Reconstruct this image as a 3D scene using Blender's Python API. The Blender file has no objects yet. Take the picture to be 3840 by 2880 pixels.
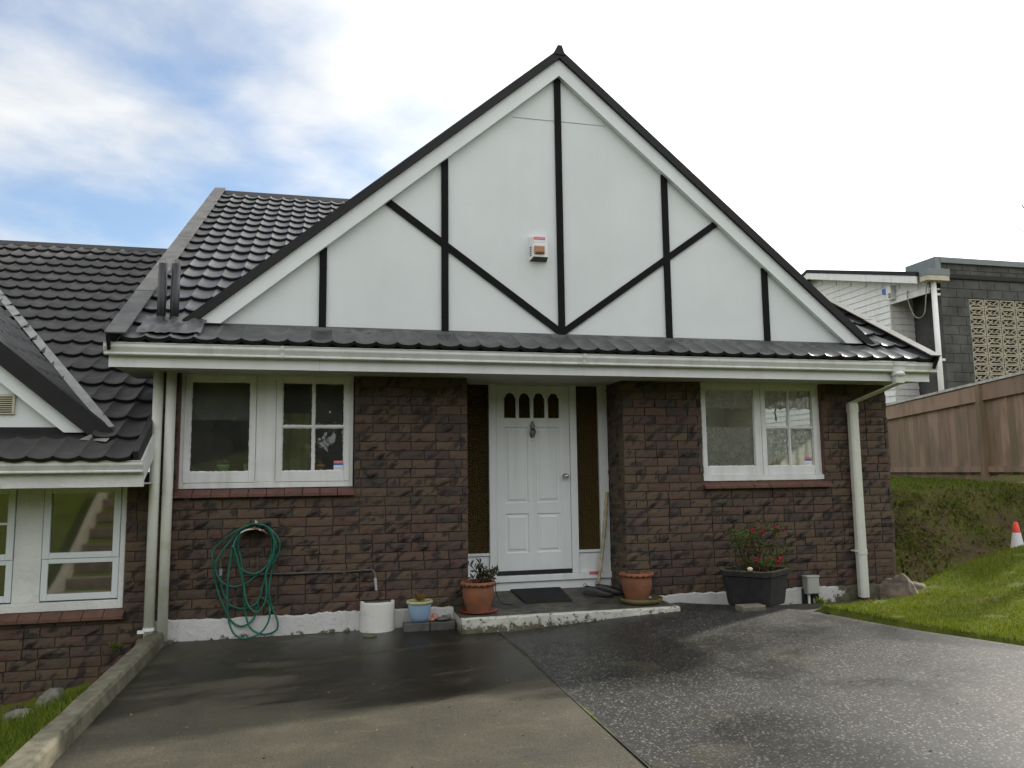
import bpy, math, random
import numpy as np
from mathutils import Vector, Matrix
R = math.radians
random.seed(11)
rng = np.random.default_rng(11)
sc = bpy.context.scene
col = sc.collection

# ------------------------------------------------------------------ camera
CAM = np.array([0.0, -7.4168, 1.42])
YAW, PITCH, ROLL, FPX = 0.239175, 0.113648, -0.012185, 2899.5
_f = np.array([math.sin(YAW) * math.cos(PITCH), math.cos(YAW) * math.cos(PITCH), math.sin(PITCH)])
_r = np.array([math.cos(YAW), -math.sin(YAW), 0.0])
_u = np.cross(_r, _f)
_r2 = math.cos(ROLL) * _r + math.sin(ROLL) * _u
_u2 = -math.sin(ROLL) * _r + math.cos(ROLL) * _u
cd = bpy.data.cameras.new('camera')
cam = bpy.data.objects.new('camera', cd)
col.objects.link(cam)
cd.sensor_width = 36.0
cd.lens = FPX / 3840 * 36
cd.clip_start = 0.05
cd.clip_end = 2000
cam.matrix_world = Matrix(((_r2[0], _u2[0], -_f[0], CAM[0]), (_r2[1], _u2[1], -_f[1], CAM[1]), (_r2[2], _u2[2], -_f[2], CAM[2]), (0, 0, 0, 1)))
sc.camera = cam

def proj(p):
    """picture position (0..1, 0..1) and depth of a point, used to choose which pieces show largest"""
    d = np.asarray(p) - CAM
    z = d @ _f
    if z < .1:
        return -9, -9, z
    return .5 + FPX * (d @ _r2) / z / 3840, .5 - FPX * (d @ _u2) / z / 2880, z

# ------------------------------------------------------------------ sky and sun
SUN_EL, SUN_AZ = R(31), R(66)          # azimuth from +Y towards +X
S = Vector((math.cos(SUN_EL) * math.sin(SUN_AZ), math.cos(SUN_EL) * math.cos(SUN_AZ), math.sin(SUN_EL)))
sl = bpy.data.lights.new('sun', 'SUN')
sl.energy = 2.4
sl.angle = R(1.6)
sl.color = (1.0, .93, .82)
so = bpy.data.objects.new('sun', sl)
so.rotation_euler = S.to_track_quat('Z', 'Y').to_euler()
so.location = (20, 10, 20)
col.objects.link(so)

class G:
    """small node-tree helper"""
    def __init__(s, nt):
        s.nt = nt
    def n(s, typ, ins=None, **props):
        nd = s.nt.nodes.new('ShaderNode' + typ)
        for k, v in props.items():
            setattr(nd, k, v)
        for k, v in (ins or {}).items():
            sk = nd.inputs[k]
            if isinstance(v, bpy.types.NodeSocket):
                s.nt.links.new(v, sk)
            elif isinstance(v, bpy.types.Node):
                s.nt.links.new(v.outputs[0], sk)
            else:
                if isinstance(v, tuple) and len(v) == 3 and sk.type == 'RGBA':
                    v = v + (1,)
                sk.default_value = v
        return nd
    def math(s, op, a, b=0.0, c=None, clamp=False):
        d = {0: a, 1: b}
        if c is not None:
            d[2] = c
        return s.n('Math', d, operation=op, use_clamp=clamp).outputs[0]
    def noise(s, vec, scale, detail=4, rough=.55, dist=0.0):
        return s.n('TexNoise', {'Vector': vec, 'Scale': scale, 'Detail': detail, 'Roughness': rough, 'Distortion': dist}).outputs[0]
    def ramp(s, fac, stops, interp='LINEAR'):
        nd = s.n('ValToRGB', {0: fac})
        cr = nd.color_ramp
        cr.interpolation = interp
        while len(cr.elements) < len(stops):
            cr.elements.new(.5)
        for e, (p, c) in zip(cr.elements, stops):
            e.position = p
            e.color = (c, c, c, 1) if isinstance(c, (int, float)) else tuple(c) + (1,)
        return nd.outputs[0]
    def mix(s, fac, a, b, blend='MIX'):
        return s.n('MixRGB', {0: fac, 1: a, 2: b}, blend_type=blend).outputs[0]
    def remap(s, v, a, b, c=0.0, d=1.0, smooth=True):
        return s.n('MapRange', {0: v, 1: a, 2: b, 3: c, 4: d}, interpolation_type='SMOOTHSTEP' if smooth else 'LINEAR').outputs[0]

world = bpy.data.worlds.new('World')
sc.world = world
world.use_nodes = True
g = G(world.node_tree)
bg = world.node_tree.nodes['Background']
sky = g.n('TexSky', sky_type='NISHITA', sun_disc=False, sun_elevation=SUN_EL, sun_rotation=SUN_AZ, air_density=1.0, dust_density=1.5, ozone_density=1.4)
tc = g.n('TexCoord').outputs['Generated']
sep = g.n('SeparateXYZ', {0: tc})
zz = g.math('ADD', g.math('MAXIMUM', sep.outputs[2], .02), .22)
cx = g.math('DIVIDE', sep.outputs[0], zz)
cy = g.math('DIVIDE', sep.outputs[1], zz)
cv = g.n('CombineXYZ', {0: cx, 1: cy, 2: 3.7}).outputs[0]
rot = g.n('VectorRotate', {'Vector': cv, 'Angle': R(-34)}, rotation_type='Z_AXIS').outputs[0]
stv = g.n('VectorMath', {0: rot, 1: (1.0, 1.0, 1)}, operation='MULTIPLY').outputs[0]
n1 = g.noise(stv, 1.9, 6, .5, .15)
n2 = g.noise(stv, 4.2, 5, .55, .2)
nn = g.math('ADD', g.math('MULTIPLY', n1, .78), g.math('MULTIPLY', n2, .22))
sd = g.n('VectorMath', {0: tc, 1: tuple(S)}, operation='DOT_PRODUCT').outputs['Value']
# broken cloud: a thin, veiled opening to the left of the house, closed cloud elsewhere
hd = Vector((math.sin(R(-24)) * math.cos(R(20)), math.cos(R(-24)) * math.cos(R(20)), math.sin(R(20))))
hole = g.remap(g.n('VectorMath', {0: tc, 1: tuple(hd)}, operation='DOT_PRODUCT').outputs['Value'], .74, .94)
veil = g.remap(nn, .36, .64, .12, 1.0)
cover = g.math('ADD', g.math('MULTIPLY', veil, hole), g.math('SUBTRACT', 1.0, hole), clamp=True)
glow = g.math('POWER', g.math('MAXIMUM', sd, 0.0), 4.0)
cl = g.math('ADD', g.math('SUBTRACT', 5.7, g.math('MULTIPLY', hole, 2.0)), g.math('ADD', g.math('MULTIPLY', glow, 5.0), g.math('MULTIPLY', g.math('SUBTRACT', n2, .5), 2.0)))
cloud = g.mix(1.0, g.n('CombineXYZ', {0: cl, 1: cl, 2: cl}).outputs[0], (.985, 1.0, 1.01, 1), 'MULTIPLY')
blue = g.mix(1.0, sky.outputs[0], (.74, .84, .90, 1), 'MULTIPLY')
world.node_tree.links.new(g.mix(cover, blue, cloud), bg.inputs[0])
bg.inputs[1].default_value = 0.1

sc.view_settings.view_transform = 'Standard'
sc.view_settings.look = 'None'
sc.view_settings.exposure = 1.25
sc.view_settings.gamma = 1.0
sc.view_settings.use_curve_mapping = False
sc.render.engine = 'CYCLES'
sc.cycles.use_denoising = True
sc.cycles.adaptive_threshold = .02
sc.cycles.max_bounces = 5
sc.cycles.diffuse_bounces = 2
sc.cycles.glossy_bounces = 2
sc.cycles.transmission_bounces = 4
sc.cycles.transparent_max_bounces = 8
sc.cycles.caustics_reflective = False
sc.cycles.caustics_refractive = False
sc.cycles.sample_clamp_indirect = 4.0

# ------------------------------------------------------------------ materials
MATS = {}
def newmat(name):
    m = bpy.data.materials.new(name)
    m.use_nodes = True
    MATS[name] = m
    gg = G(m.node_tree)
    b = m.node_tree.nodes['Principled BSDF']
    pos = gg.n('NewGeometry').outputs['Position']
    return m, gg, b, pos
def link(gg, a, b):
    gg.nt.links.new(a, b)
def setbump(gg, b, h, strength, dist=.01):
    bm = gg.n('Bump', {'Height': h, 'Strength': strength, 'Distance': dist})
    link(gg, bm.outputs[0], b.inputs['Normal'])
def plain(name, c, rough=.6, spec=.5, metal=0.0, var=.12, scale=6.0, bump=0.0, bscale=60.0, c2=None, lo=.35, hi=.65, detail=5, rvar=0.0, streak=0.0):
    m, gg, b, pos = newmat(name)
    nz = gg.noise(pos, scale, detail)
    a = tuple(c)
    d = tuple(x * (1 - 2 * var) for x in c) if c2 is None else tuple(c2)
    cc = gg.ramp(nz, [(lo, d), (hi, a)])
    if streak:
        sv_ = gg.n('VectorMath', {0: pos, 1: (9, 9, .7)}, operation='MULTIPLY').outputs[0]
        cc = gg.mix(gg.math('MULTIPLY', gg.remap(gg.noise(sv_, 1.0, 5, .6), .45, .75), streak), cc, (.36, .34, .26, 1))
        cc = gg.mix(gg.math('MULTIPLY', gg.remap(gg.noise(pos, 30, 4, .7), .62, .75), streak), cc, (.30, .28, .22, 1))
    link(gg, cc, b.inputs['Base Color'])
    if rvar:
        link(gg, gg.remap(gg.noise(pos, scale * 2.3, 3), .3, .7, rough - rvar, rough + rvar), b.inputs['Roughness'])
    else:
        b.inputs['Roughness'].default_value = rough
    b.inputs['Specular IOR Level'].default_value = spec
    b.inputs['Metallic'].default_value = metal
    if bump:
        setbump(gg, b, gg.noise(pos, bscale, 4), bump, .004)
    return m
def rnd_of(gg):
    """per-piece random number: object random for single pieces, face attribute for joined ones"""
    oi = gg.n('ObjectInfo').outputs['Random']
    at = gg.n('Attribute', attribute_name='rnd').outputs['Fac']
    return gg.math('FRACT', gg.math('ADD', oi, at))

# brick
m, gg, b, pos = newmat('brick')
rn = rnd_of(gg)
c = gg.ramp(rn, [(0, (.088, .053, .038)), (.2, (.100, .063, .042)), (.4, (.074, .048, .038)), (.58, (.104, .069, .044)), (.76, (.092, .049, .037)), (.88, (.060, .041, .035)), (1, (.112, .078, .048))], 'CONSTANT')
c = gg.mix(gg.remap(gg.noise(pos, 1.1, 3), .46, .70, 0, .5), c, (.105, .080, .052, 1))
sc2 = gg.n('VectorMath', {0: gg.n('VectorRotate', {'Vector': pos, 'Angle': R(38)}, rotation_type='Y_AXIS').outputs[0], 1: (7, 7, 15)}, operation='MULTIPLY').outputs[0]
c = gg.mix(gg.remap(gg.noise(sc2, 1.0, 4, .55), .53, .60, 0, .85), c, (.016, .014, .015, 1))
c = gg.mix(gg.remap(gg.noise(pos, 2.3, 5, .6), .6, .75, 0, .5), c, (.085, .072, .030, 1))
c = gg.mix(gg.remap(gg.noise(pos, 34, 4, .7), .66, .78, 0, .5), c, (.19, .17, .14, 1))
lump = gg.n('Attribute', attribute_name='lump').outputs['Fac']
c = gg.mix(gg.math('MULTIPLY', lump, .85), c, (.016, .014, .015, 1))
link(gg, c, b.inputs['Base Color'])
b.inputs['Roughness'].default_value = .78
setbump(gg, b, gg.noise(pos, 55, 5, .65), .6, .006)
# mortar
m, gg, b, pos = newmat('mortar')
c = gg.ramp(gg.noise(pos, 2.2, 5), [(.35, (.045, .04, .034)), (.5, (.075, .066, .05)), (.66, (.13, .115, .05))])
c = gg.mix(gg.remap(gg.noise(pos, 7.0, 4), .62, .74, 0, .8), c, (.26, .25, .22, 1))
link(gg, c, b.inputs['Base Color'])
b.inputs['Roughness'].default_value = .9
setbump(gg, b, gg.noise(pos, 80, 4), .5, .006)
# painted foundation, flaking
def flaky(name, base, under, thr, scale, zmoss=None, xmoss=None, rough=.7):
    m, gg, b, pos = newmat(name)
    sp = gg.n('SeparateXYZ', {0: pos})
    c = gg.ramp(gg.noise(pos, 3.0, 5), [(.3, tuple(x * .82 for x in base)), (.65, base)])
    nz = gg.noise(pos, scale, 6, .7)
    if zmoss is not None:
        nz = gg.math('ADD', nz, gg.remap(sp.outputs[2], zmoss + .07, zmoss - .01, 0, .2))
    if xmoss is not None:
        nz = gg.math('ADD', nz, gg.remap(sp.outputs[0], xmoss, xmoss + .45, 0, .42))
    c = gg.mix(gg.remap(nz, thr, thr + .07, 0, 1), c, gg.ramp(gg.noise(pos, 9, 3), [(.4, under), (.6, tuple(x * 1.7 for x in under))]))
    link(gg, c, b.inputs['Base Color'])
    b.inputs['Roughness'].default_value = rough
    setbump(gg, b, gg.math('ADD', gg.noise(pos, 22, 6, .6), gg.math('MULTIPLY', gg.remap(nz, thr, thr + .05), -.4)), .8, .012)
    return m
flaky('base_paint', (.62, .62, .60), (.07, .065, .04), .69, 14, zmoss=.0, xmoss=5.15)
flaky('step_paint', (.52, .52, .46), (.075, .07, .045), .56, 17, zmoss=.02)
flaky('old_white', (.74, .75, .74), (.25, .2, .15), .70, 26, rough=.5)
# roof tiles
def tilemat(name, a, d, rough, gloss_n):
    m, gg, b, pos = newmat(name)
    rn = rnd_of(gg)
    c = gg.ramp(gg.noise(pos, 2.2, 5, .6), [(.3, d), (.7, a)])
    c = gg.mix(1.0, c, gg.ramp(rn, [(0, .82), (1, 1.12)]), 'MULTIPLY')
    c = gg.mix(gg.remap(gg.noise(pos, 9, 5, .7), .6, .8, 0, .55), c, tuple(x * 2.1 for x in a) + (1,))
    c = gg.mix(gg.remap(gg.noise(pos, 26, 4, .7), .68, .76, 0, .5), c, (.16, .16, .13, 1))
    link(gg, c, b.inputs['Base Color'])
    link(gg, gg.remap(gg.noise(pos, 5, 4), .3, .7, rough - gloss_n, rough + gloss_n), b.inputs['Roughness'])
    setbump(gg, b, gg.noise(pos, 90, 4), .35, .004)
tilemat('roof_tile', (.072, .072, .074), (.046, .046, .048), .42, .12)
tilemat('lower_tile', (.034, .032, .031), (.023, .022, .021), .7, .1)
plain('tile_butt', (.012, .012, .013), .7, var=.1)
plain('soil_damp', (.045, .04, .024), .8, var=.3, scale=6, c2=(.025, .024, .016), bump=.7, bscale=30)
plain('roof_edge', (.016, .016, .017), .6, spec=.3, var=.2, scale=4)
plain('flashing_grey', (.125, .125, .125), .75, spec=.3, var=.22, scale=5, bump=.3, bscale=40)
plain('lead_grey', (.10, .10, .102), .45, var=.3, scale=7, bump=.6, bscale=18, rvar=.12)
plain('valley_grey', (.26, .265, .24), .5, var=.2, scale=6)
plain('gable_white', (.72, .755, .765), .75, var=.035, scale=1.4, streak=.03, bump=.25, bscale=70)
plain('trim_white', (.80, .82, .83), .5, var=.05, scale=2.0, streak=.15)
plain('barge_white', (.76, .795, .81), .55, var=.03, scale=2.0, streak=.06)
plain('window_white', (.78, .795, .805), .45, var=.05, scale=5, bump=.1, bscale=50, streak=.3)
plain('alloy_white', (.70, .75, .78), .35, var=.02, scale=3)
plain('gutter_white', (.82, .835, .84), .4, var=.05, scale=4, streak=.3)
plain('soffit_white', (.60, .60, .58), .7, var=.05)
plain('pipe_cream', (.62, .63, .57), .45, var=.12, scale=5, c2=(.44, .45, .33), lo=.25, hi=.5)
plain('black_timber', (.009, .009, .010), .85, spec=.2, var=.15)
plain('stack_black', (.018, .019, .022), .4, var=.12)
plain('sill_red', (.145, .062, .05), .55, var=.15, scale=8, bump=.2)
plain('dark_hole', (.012, .012, .012), .8)
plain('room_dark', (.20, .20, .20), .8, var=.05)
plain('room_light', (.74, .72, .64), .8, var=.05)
plain('door_white', (.76, .79, .80), .45, var=.02, scale=3, streak=.18)
plain('pewter', (.20, .20, .21), .4, metal=.7, var=.2, scale=40)
plain('chrome', (.72, .72, .70), .15, metal=1.0)
plain('hose_green', (.010, .135, .095), .35, var=.12, scale=9)
plain('connector_grey', (.32, .34, .36), .45)
plain('rust', (.16, .06, .02), .8, var=.3, scale=30, c2=(.62, .58, .5), lo=.45, hi=.55)
plain('copper_pipe', (.11, .10, .085), .5, var=.3, scale=20)
plain('gully_white', (.66, .66, .62), .7, var=.12, scale=8, c2=(.42, .41, .34), lo=.25, hi=.45, bump=.5, bscale=60)
plain('terracotta', (.27, .095, .040), .75, var=.22, scale=9, c2=(.16, .075, .042), bump=.25)
plain('saucer_red', (.24, .05, .022), .4, var=.1)
plain('saucer_olive', (.15, .135, .05), .6, var=.2)
plain('pot_blue', (.29, .42, .58), .3, var=.04)
plain('pot_rim_yellow', (.52, .50, .26), .45, var=.15)
plain('soil', (.035, .024, .016), .95, var=.3, scale=30, bump=.8)
plain('paver_grey', (.10, .10, .095), .8, var=.2, scale=12, bump=.5)
plain('paver_tan', (.19, .175, .135), .8, var=.2, scale=9, bump=.5)
plain('stone_grey', (.12, .12, .115), .7, var=.3, scale=14, bump=.5)
plain('shell_pink', (.55, .24, .17), .6, var=.2, scale=14)
plain('planter_black', (.022, .022, .022), .8, var=.3, scale=12, bump=1.0, bscale=45)
plain('planter_rim', (.12, .115, .06), .85, var=.3, scale=20)
plain('mat_rubber', (.016, .016, .016), .75, var=.2, bump=.5, bscale=120)
plain('shoe_black', (.014, .014, .015), .45, var=.2, scale=20)
plain('cane_wood', (.47, .42, .24), .55, var=.15, scale=9)
plain('red_paper', (.55, .12, .13), .7)
plain('box_grey', (.40, .42, .38), .5, var=.05)
plain('cable_black', (.02, .02, .022), .5)
plain('clay_red', (.17, .058, .038), .75)
plain('sill_brown', (.135, .068, .050), .6, var=.15, scale=8)
plain('rock_brown', (.15, .115, .085), .9, var=.3, scale=7, c2=(.05, .038, .03), bump=1.0, bscale=14)
plain('rock_grey', (.22, .21, .17), .85, var=.3, scale=7, c2=(.12, .115, .09), bump=.8, bscale=20)
plain('kerb_concrete', (.14, .128, .090), .9, var=.25, scale=9, c2=(.065, .062, .038), bump=.9, bscale=60)
plain('cone_red', (.78, .06, .025), .5, var=.08)
plain('cone_white', (.75, .76, .78), .5, var=.06, scale=25)
m, gg, b, pos = newmat('fence_brown')
rn = rnd_of(gg)
c = gg.ramp(rn, [(0, (0.405, 0.275, 0.198)), (.3, (0.297, 0.213, 0.144)), (.55, (0.446, 0.293, 0.222)), (.8, (0.338, 0.226, 0.168)), (1, (0.270, 0.201, 0.132))], 'CONSTANT')
c = gg.mix(gg.remap(gg.noise(gg.n('VectorMath', {0: pos, 1: (2, 2, .5)}, operation='MULTIPLY').outputs[0], 2.0, 5), .45, .65, 0, .55), c, (.16, .14, .075, 1))
link(gg, c, b.inputs['Base Color'])
b.inputs['Roughness'].default_value = .85
setbump(gg, b, gg.noise(gg.n('VectorMath', {0: pos, 1: (12, 12, 1)}, operation='MULTIPLY').outputs[0], 6.0, 4), .4, .004)
plain('cap_white', (.66, .65, .58), .6, var=.2, scale=8)
plain('board_white', (.80, .80, .78), .5, var=.03, streak=.3)
plain('block_dark', (.105, .108, .105), .9, var=.22, scale=2.5, c2=(.055, .055, .05), bump=.5, bscale=40)
plain('screen_cream', (.47, .43, .34), .85, var=.1, scale=6)
plain('parapet_grey', (.19, .22, .23), .6, var=.06)
plain('lens_orange', (.42, .20, .10), .4, var=.08)
plain('siren_white', (.74, .76, .76), .4, var=.02)
plain('siren_under', (.10, .10, .085), .6, var=.3, scale=30)
plain('sticker_red', (.70, .10, .13), .5, var=.03)
plain('sticker_blue', (.06, .16, .52), .5, var=.03)
plain('sticker_white', (.80, .80, .82), .5, var=.02)
plain('pot_green', (.45, .80, .30), .4, var=.05)
plain('pot_orange', (.80, .38, .14), .5, var=.08)
plain('teal_glaze', (.05, .30, .28), .25)
plain('navy_glaze', (.02, .03, .12), .25)
plain('cream_glaze', (.60, .55, .36), .3)
plain('chili_red', (.42, .02, .02), .35)
plain('frame_dark', (.03, .025, .02), .5)
plain('wood_sleeper', (.20, .15, .10), .85, var=.25, scale=6)
plain('gravel_pale', (.42, .38, .28), .9, var=.3, scale=40)
plain('bark', (.09, .075, .06), .9, var=.3, scale=12, bump=.6)
plain('louvre_cream', (.55, .52, .40), .6)
plain('grate_grey', (.12, .12, .115), .6)
plain('wire_grey', (.25, .25, .22), .6)
# curtain (yellow green with small dark stars)
m, gg, b, pos = newmat('curtain_green')
sp2 = gg.n('VectorMath', {0: pos, 1: (1, 0, 1)}, operation='MULTIPLY').outputs[0]
vor = gg.n('TexVoronoi', {'Vector': sp2, 'Scale': 13.0, 'Randomness': .8}, feature='F1').outputs['Distance']
link(gg, gg.mix(gg.remap(vor, .10, .13, 1, 0), (.42, .42, .10, 1), (.10, .09, .03, 1)), b.inputs['Base Color'])
b.inputs['Roughness'].default_value = .9
# lace
m, gg, b, pos = newmat('lace')
sp2 = gg.n('VectorMath', {0: pos, 1: (1, .0, 1)}, operation='MULTIPLY').outputs[0]
v1 = gg.n('TexVoronoi', {'Vector': sp2, 'Scale': 26.0}, feature='DISTANCE_TO_EDGE').outputs['Distance']
v2 = gg.n('TexVoronoi', {'Vector': sp2, 'Scale': 9.0}, feature='F1').outputs['Distance']
hol = gg.math('MULTIPLY', gg.remap(v1, .04, .12), gg.remap(v2, .25, .4))
tr = gg.n('BsdfTransparent')
tl = gg.n('BsdfTranslucent', {'Color': (.85, .83, .76, 1)})
df = gg.n('BsdfDiffuse', {'Color': (.85, .84, .80, 1)})
ml = gg.n('MixShader', {0: .35, 1: df, 2: tl})
mx = gg.n('MixShader', {0: gg.remap(hol, 0, 1, .0, .34), 1: ml, 2: tr})
link(gg, mx.outputs[0], m.node_tree.nodes['Material Output'].inputs[0])
# window glass
def glassmat(name, tint, rough=.0, bumpv=None, extra=0.0, haze=.03):
    m, gg, b, pos = newmat(name)
    tr = gg.n('BsdfTransparent', {'Color': tint + (1,)})
    gl = gg.n('BsdfGlossy', {'Color': (1, 1, 1, 1), 'Roughness': rough})
    fr = gg.n('Fresnel', {'IOR': 1.5})
    if bumpv:
        bm = gg.n('Bump', {'Height': gg.noise(pos, bumpv, 2), 'Strength': .02, 'Distance': .01})
        link(gg, bm.outputs[0], gl.inputs['Normal'])
    mx = gg.n('MixShader', {0: gg.math('ADD', gg.math('MULTIPLY', fr.outputs[0], 1.2), extra), 1: tr, 2: gl})
    haze_bsdf = gg.n('BsdfDiffuse', {'Color': (.55, .56, .52, 1)})
    mx = gg.n('MixShader', {0: gg.remap(gg.noise(pos, 1.7, 5), .3, .7, haze * .6, haze * 1.4), 1: mx.outputs[0], 2: haze_bsdf.outputs[0]})  # grey haze put into the pane colour so dark glass reads lighter
    link(gg, mx.outputs[0], m.node_tree.nodes['Material Output'].inputs[0])
glassmat('glass', (.86, .88, .86), .0, 1.2, .0, .055)
glassmat('glass_mirror', (.45, .48, .45), .03, 1.5, .10, .04)
# patterned amber glass: rows of moulded dimples
m, gg, b, pos = newmat('amber_glass')
sc3 = gg.n('VectorMath', {0: pos, 1: (1, 0, 1)}, operation='MULTIPLY').outputs[0]
wv = gg.n('TexVoronoi', {'Vector': sc3, 'Scale': 40.0, 'Randomness': .12}, feature='F1').outputs['Distance']
b.inputs['Base Color'].default_value = (.105, .072, .028, 1)
b.inputs['Metallic'].default_value = .6
b.inputs['Roughness'].default_value = .05
b.inputs['Specular IOR Level'].default_value = .9
b.inputs['Specular Tint'].default_value = (1, .80, .36, 1)
setbump(gg, b, wv, 1.0, .035)
# driveway asphalt
m, gg, b, pos = newmat('asphalt')
vr = gg.n('TexVoronoi', {'Vector': pos, 'Scale': 72.0}, feature='F1')
stone = gg.ramp(vr.outputs['Color'], [(.1, (.006, .006, .006)), (.4, (.020, .020, .019)), (.65, (.060, .058, .052)), (.95, (.20, .19, .165))])
gap = gg.remap(vr.outputs['Distance'], .35, .62, 0, 1)
c = gg.mix(gap, stone, (.018, .018, .017, 1))
wet = gg.remap(gg.noise(pos, .55, 5, .6), .42, .62)
c = gg.mix(gg.math('MULTIPLY', wet, .55), c, gg.mix(1.0, c, (.45, .44, .40, 1), 'MULTIPLY'))
c = gg.mix(gg.remap(gg.noise(pos, 1.7, 5), .56, .7, 0, .3), c, (.07, .065, .035, 1))
link(gg, c, b.inputs['Base Color'])
link(gg, gg.remap(wet, 0, 1, .60, .42), b.inputs['Roughness'])
b.inputs['Specular IOR Level'].default_value = .42
setbump(gg, b, vr.outputs['Distance'], -1.0, .014)
# driveway concrete
m, gg, b, pos = newmat('concrete')
vr = gg.n('TexVoronoi', {'Vector': pos, 'Scale': 120.0}, feature='F1')
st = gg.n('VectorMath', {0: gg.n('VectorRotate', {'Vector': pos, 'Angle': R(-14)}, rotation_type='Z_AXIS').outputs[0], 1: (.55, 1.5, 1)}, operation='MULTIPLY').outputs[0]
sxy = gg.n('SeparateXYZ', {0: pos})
shade_band = gg.math('ADD', gg.remap(sxy.outputs[1], -2.75, -1.7, -.16, .10), gg.remap(gg.math('ADD', sxy.outputs[1], gg.math('MULTIPLY', sxy.outputs[0], -.55)), -.75, .35, 0, -.22))
wet = gg.remap(gg.math('ADD', gg.noise(st, .95, 6, .58, .4), shade_band), .42, .58)  # wet patches, plus the house shadow's dark zone painted into the colour
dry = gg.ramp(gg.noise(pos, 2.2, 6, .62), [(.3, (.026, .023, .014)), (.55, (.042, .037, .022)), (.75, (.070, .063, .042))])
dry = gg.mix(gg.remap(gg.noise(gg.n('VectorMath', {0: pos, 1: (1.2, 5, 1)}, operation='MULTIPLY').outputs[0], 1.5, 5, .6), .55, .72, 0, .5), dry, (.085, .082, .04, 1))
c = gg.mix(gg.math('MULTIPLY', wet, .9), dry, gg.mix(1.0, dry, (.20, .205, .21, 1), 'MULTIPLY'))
c = gg.mix(1.0, c, gg.ramp(gg.noise(pos, 75, 3, .8), [(.30, .45), (.5, 1.0), (.70, 1.75)]), 'MULTIPLY')
c = gg.mix(gg.remap(vr.outputs['Color'], .93, 1.0, 0, .6), c, (.34, .31, .22, 1))
link(gg, c, b.inputs['Base Color'])
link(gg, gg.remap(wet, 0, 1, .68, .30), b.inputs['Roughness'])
setbump(gg, b, gg.math('ADD', gg.noise(pos, 110, 4, .7), gg.math('MULTIPLY', gg.noise(pos, 9, 3), .4)), .55, .005)
# porch slab
plain('slab', (.085, .078, .055), .6, var=.3, scale=4, c2=(.035, .034, .032), bump=.4, rvar=.15)
m, gg, b, pos = newmat('joint_moss')
link(gg, gg.ramp(gg.noise(pos, 2.2, 4), [(.48, (.014, .013, .010)), (.60, (.05, .055, .010)), (.72, (.11, .11, .015))]), b.inputs['Base Color'])
b.inputs['Roughness'].default_value = .95
# ground / lawn soil
m, gg, b, pos = newmat('ground')
b.inputs['Specular IOR Level'].default_value = .08
c = gg.ramp(gg.noise(pos, 3.0, 6, .62), [(.3, (.055, .065, .012)), (.5, (.085, .105, .016)), (.7, (.095, .08, .035))])
link(gg, c, b.inputs['Base Color'])
b.inputs['Roughness'].default_value = .95
setbump(gg, b, gg.noise(pos, 40, 4), .8, .02)
m, gg, b, pos = newmat('bank_earth')
b.inputs['Specular IOR Level'].default_value = .1
c = gg.ramp(gg.noise(pos, 4.0, 7, .68), [(.28, (.045, .034, .018)), (.45, (.11, .085, .045)), (.58, (.095, .10, .025)), (.75, (.18, .15, .065))])
link(gg, c, b.inputs['Base Color'])
b.inputs['Roughness'].default_value = .95
setbump(gg, b, gg.noise(pos, 18, 6, .7), 1.0, .05)
def leafmat(name, ramp, transl=.35, rough=.6):
    m, gg, b, pos = newmat(name)
    at = gg.n('Attribute', attribute_name='rnd').outputs['Fac']
    c = gg.ramp(at, ramp)
    c = gg.mix(gg.remap(gg.noise(pos, 1.6, 4), .4, .65, 0, .4), c, gg.mix(1.0, c, (1.45, 1.2, .75, 1), 'MULTIPLY'))
    link(gg, c, b.inputs['Base Color'])
    b.inputs['Roughness'].default_value = rough
    b.inputs['Specular IOR Level'].default_value = .25
    tl = gg.n('BsdfTranslucent', {'Color': c})
    mx = gg.n('MixShader', {0: transl, 1: b.outputs[0], 2: tl.outputs[0]})
    link(gg, mx.outputs[0], m.node_tree.nodes['Material Output'].inputs[0])
leafmat('grass', [(0, (.055, .085, .006)), (.45, (.115, .165, .009)), (.8, (.165, .21, .014)), (1, (.24, .19, .05))])
leafmat('grass_long', [(0, (.07, .12, .015)), (.5, (.13, .20, .02)), (.85, (.21, .26, .03)), (1, (.28, .24, .09))])
leafmat('weed', [(0, (.05, .075, .015)), (.3, (.085, .12, .022)), (.6, (.14, .165, .03)), (.85, (.20, .19, .05)), (1, (.25, .19, .09))])
leafmat('leaf_green', [(0, (.04, .075, .015)), (.6, (.085, .14, .025)), (1, (.16, .20, .05))])
leafmat('leaf_dark', [(0, (.025, .04, .022)), (.6, (.05, .075, .035)), (1, (.10, .10, .06))])
leafmat('petal', [(0, (.50, .03, .09)), (1, (.70, .07, .15))])
leafmat('stem_red', [(0, (.09, .03, .025)), (1, (.14, .06, .04))])
leafmat('succulent', [(0, (.14, .13, .03)), (.6, (.24, .20, .05)), (1, (.30, .13, .06))])
leafmat('hedge_leaf', [(0, (.015, .025, .008)), (.6, (.03, .05, .012)), (1, (.06, .08, .02))], .2)

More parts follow.
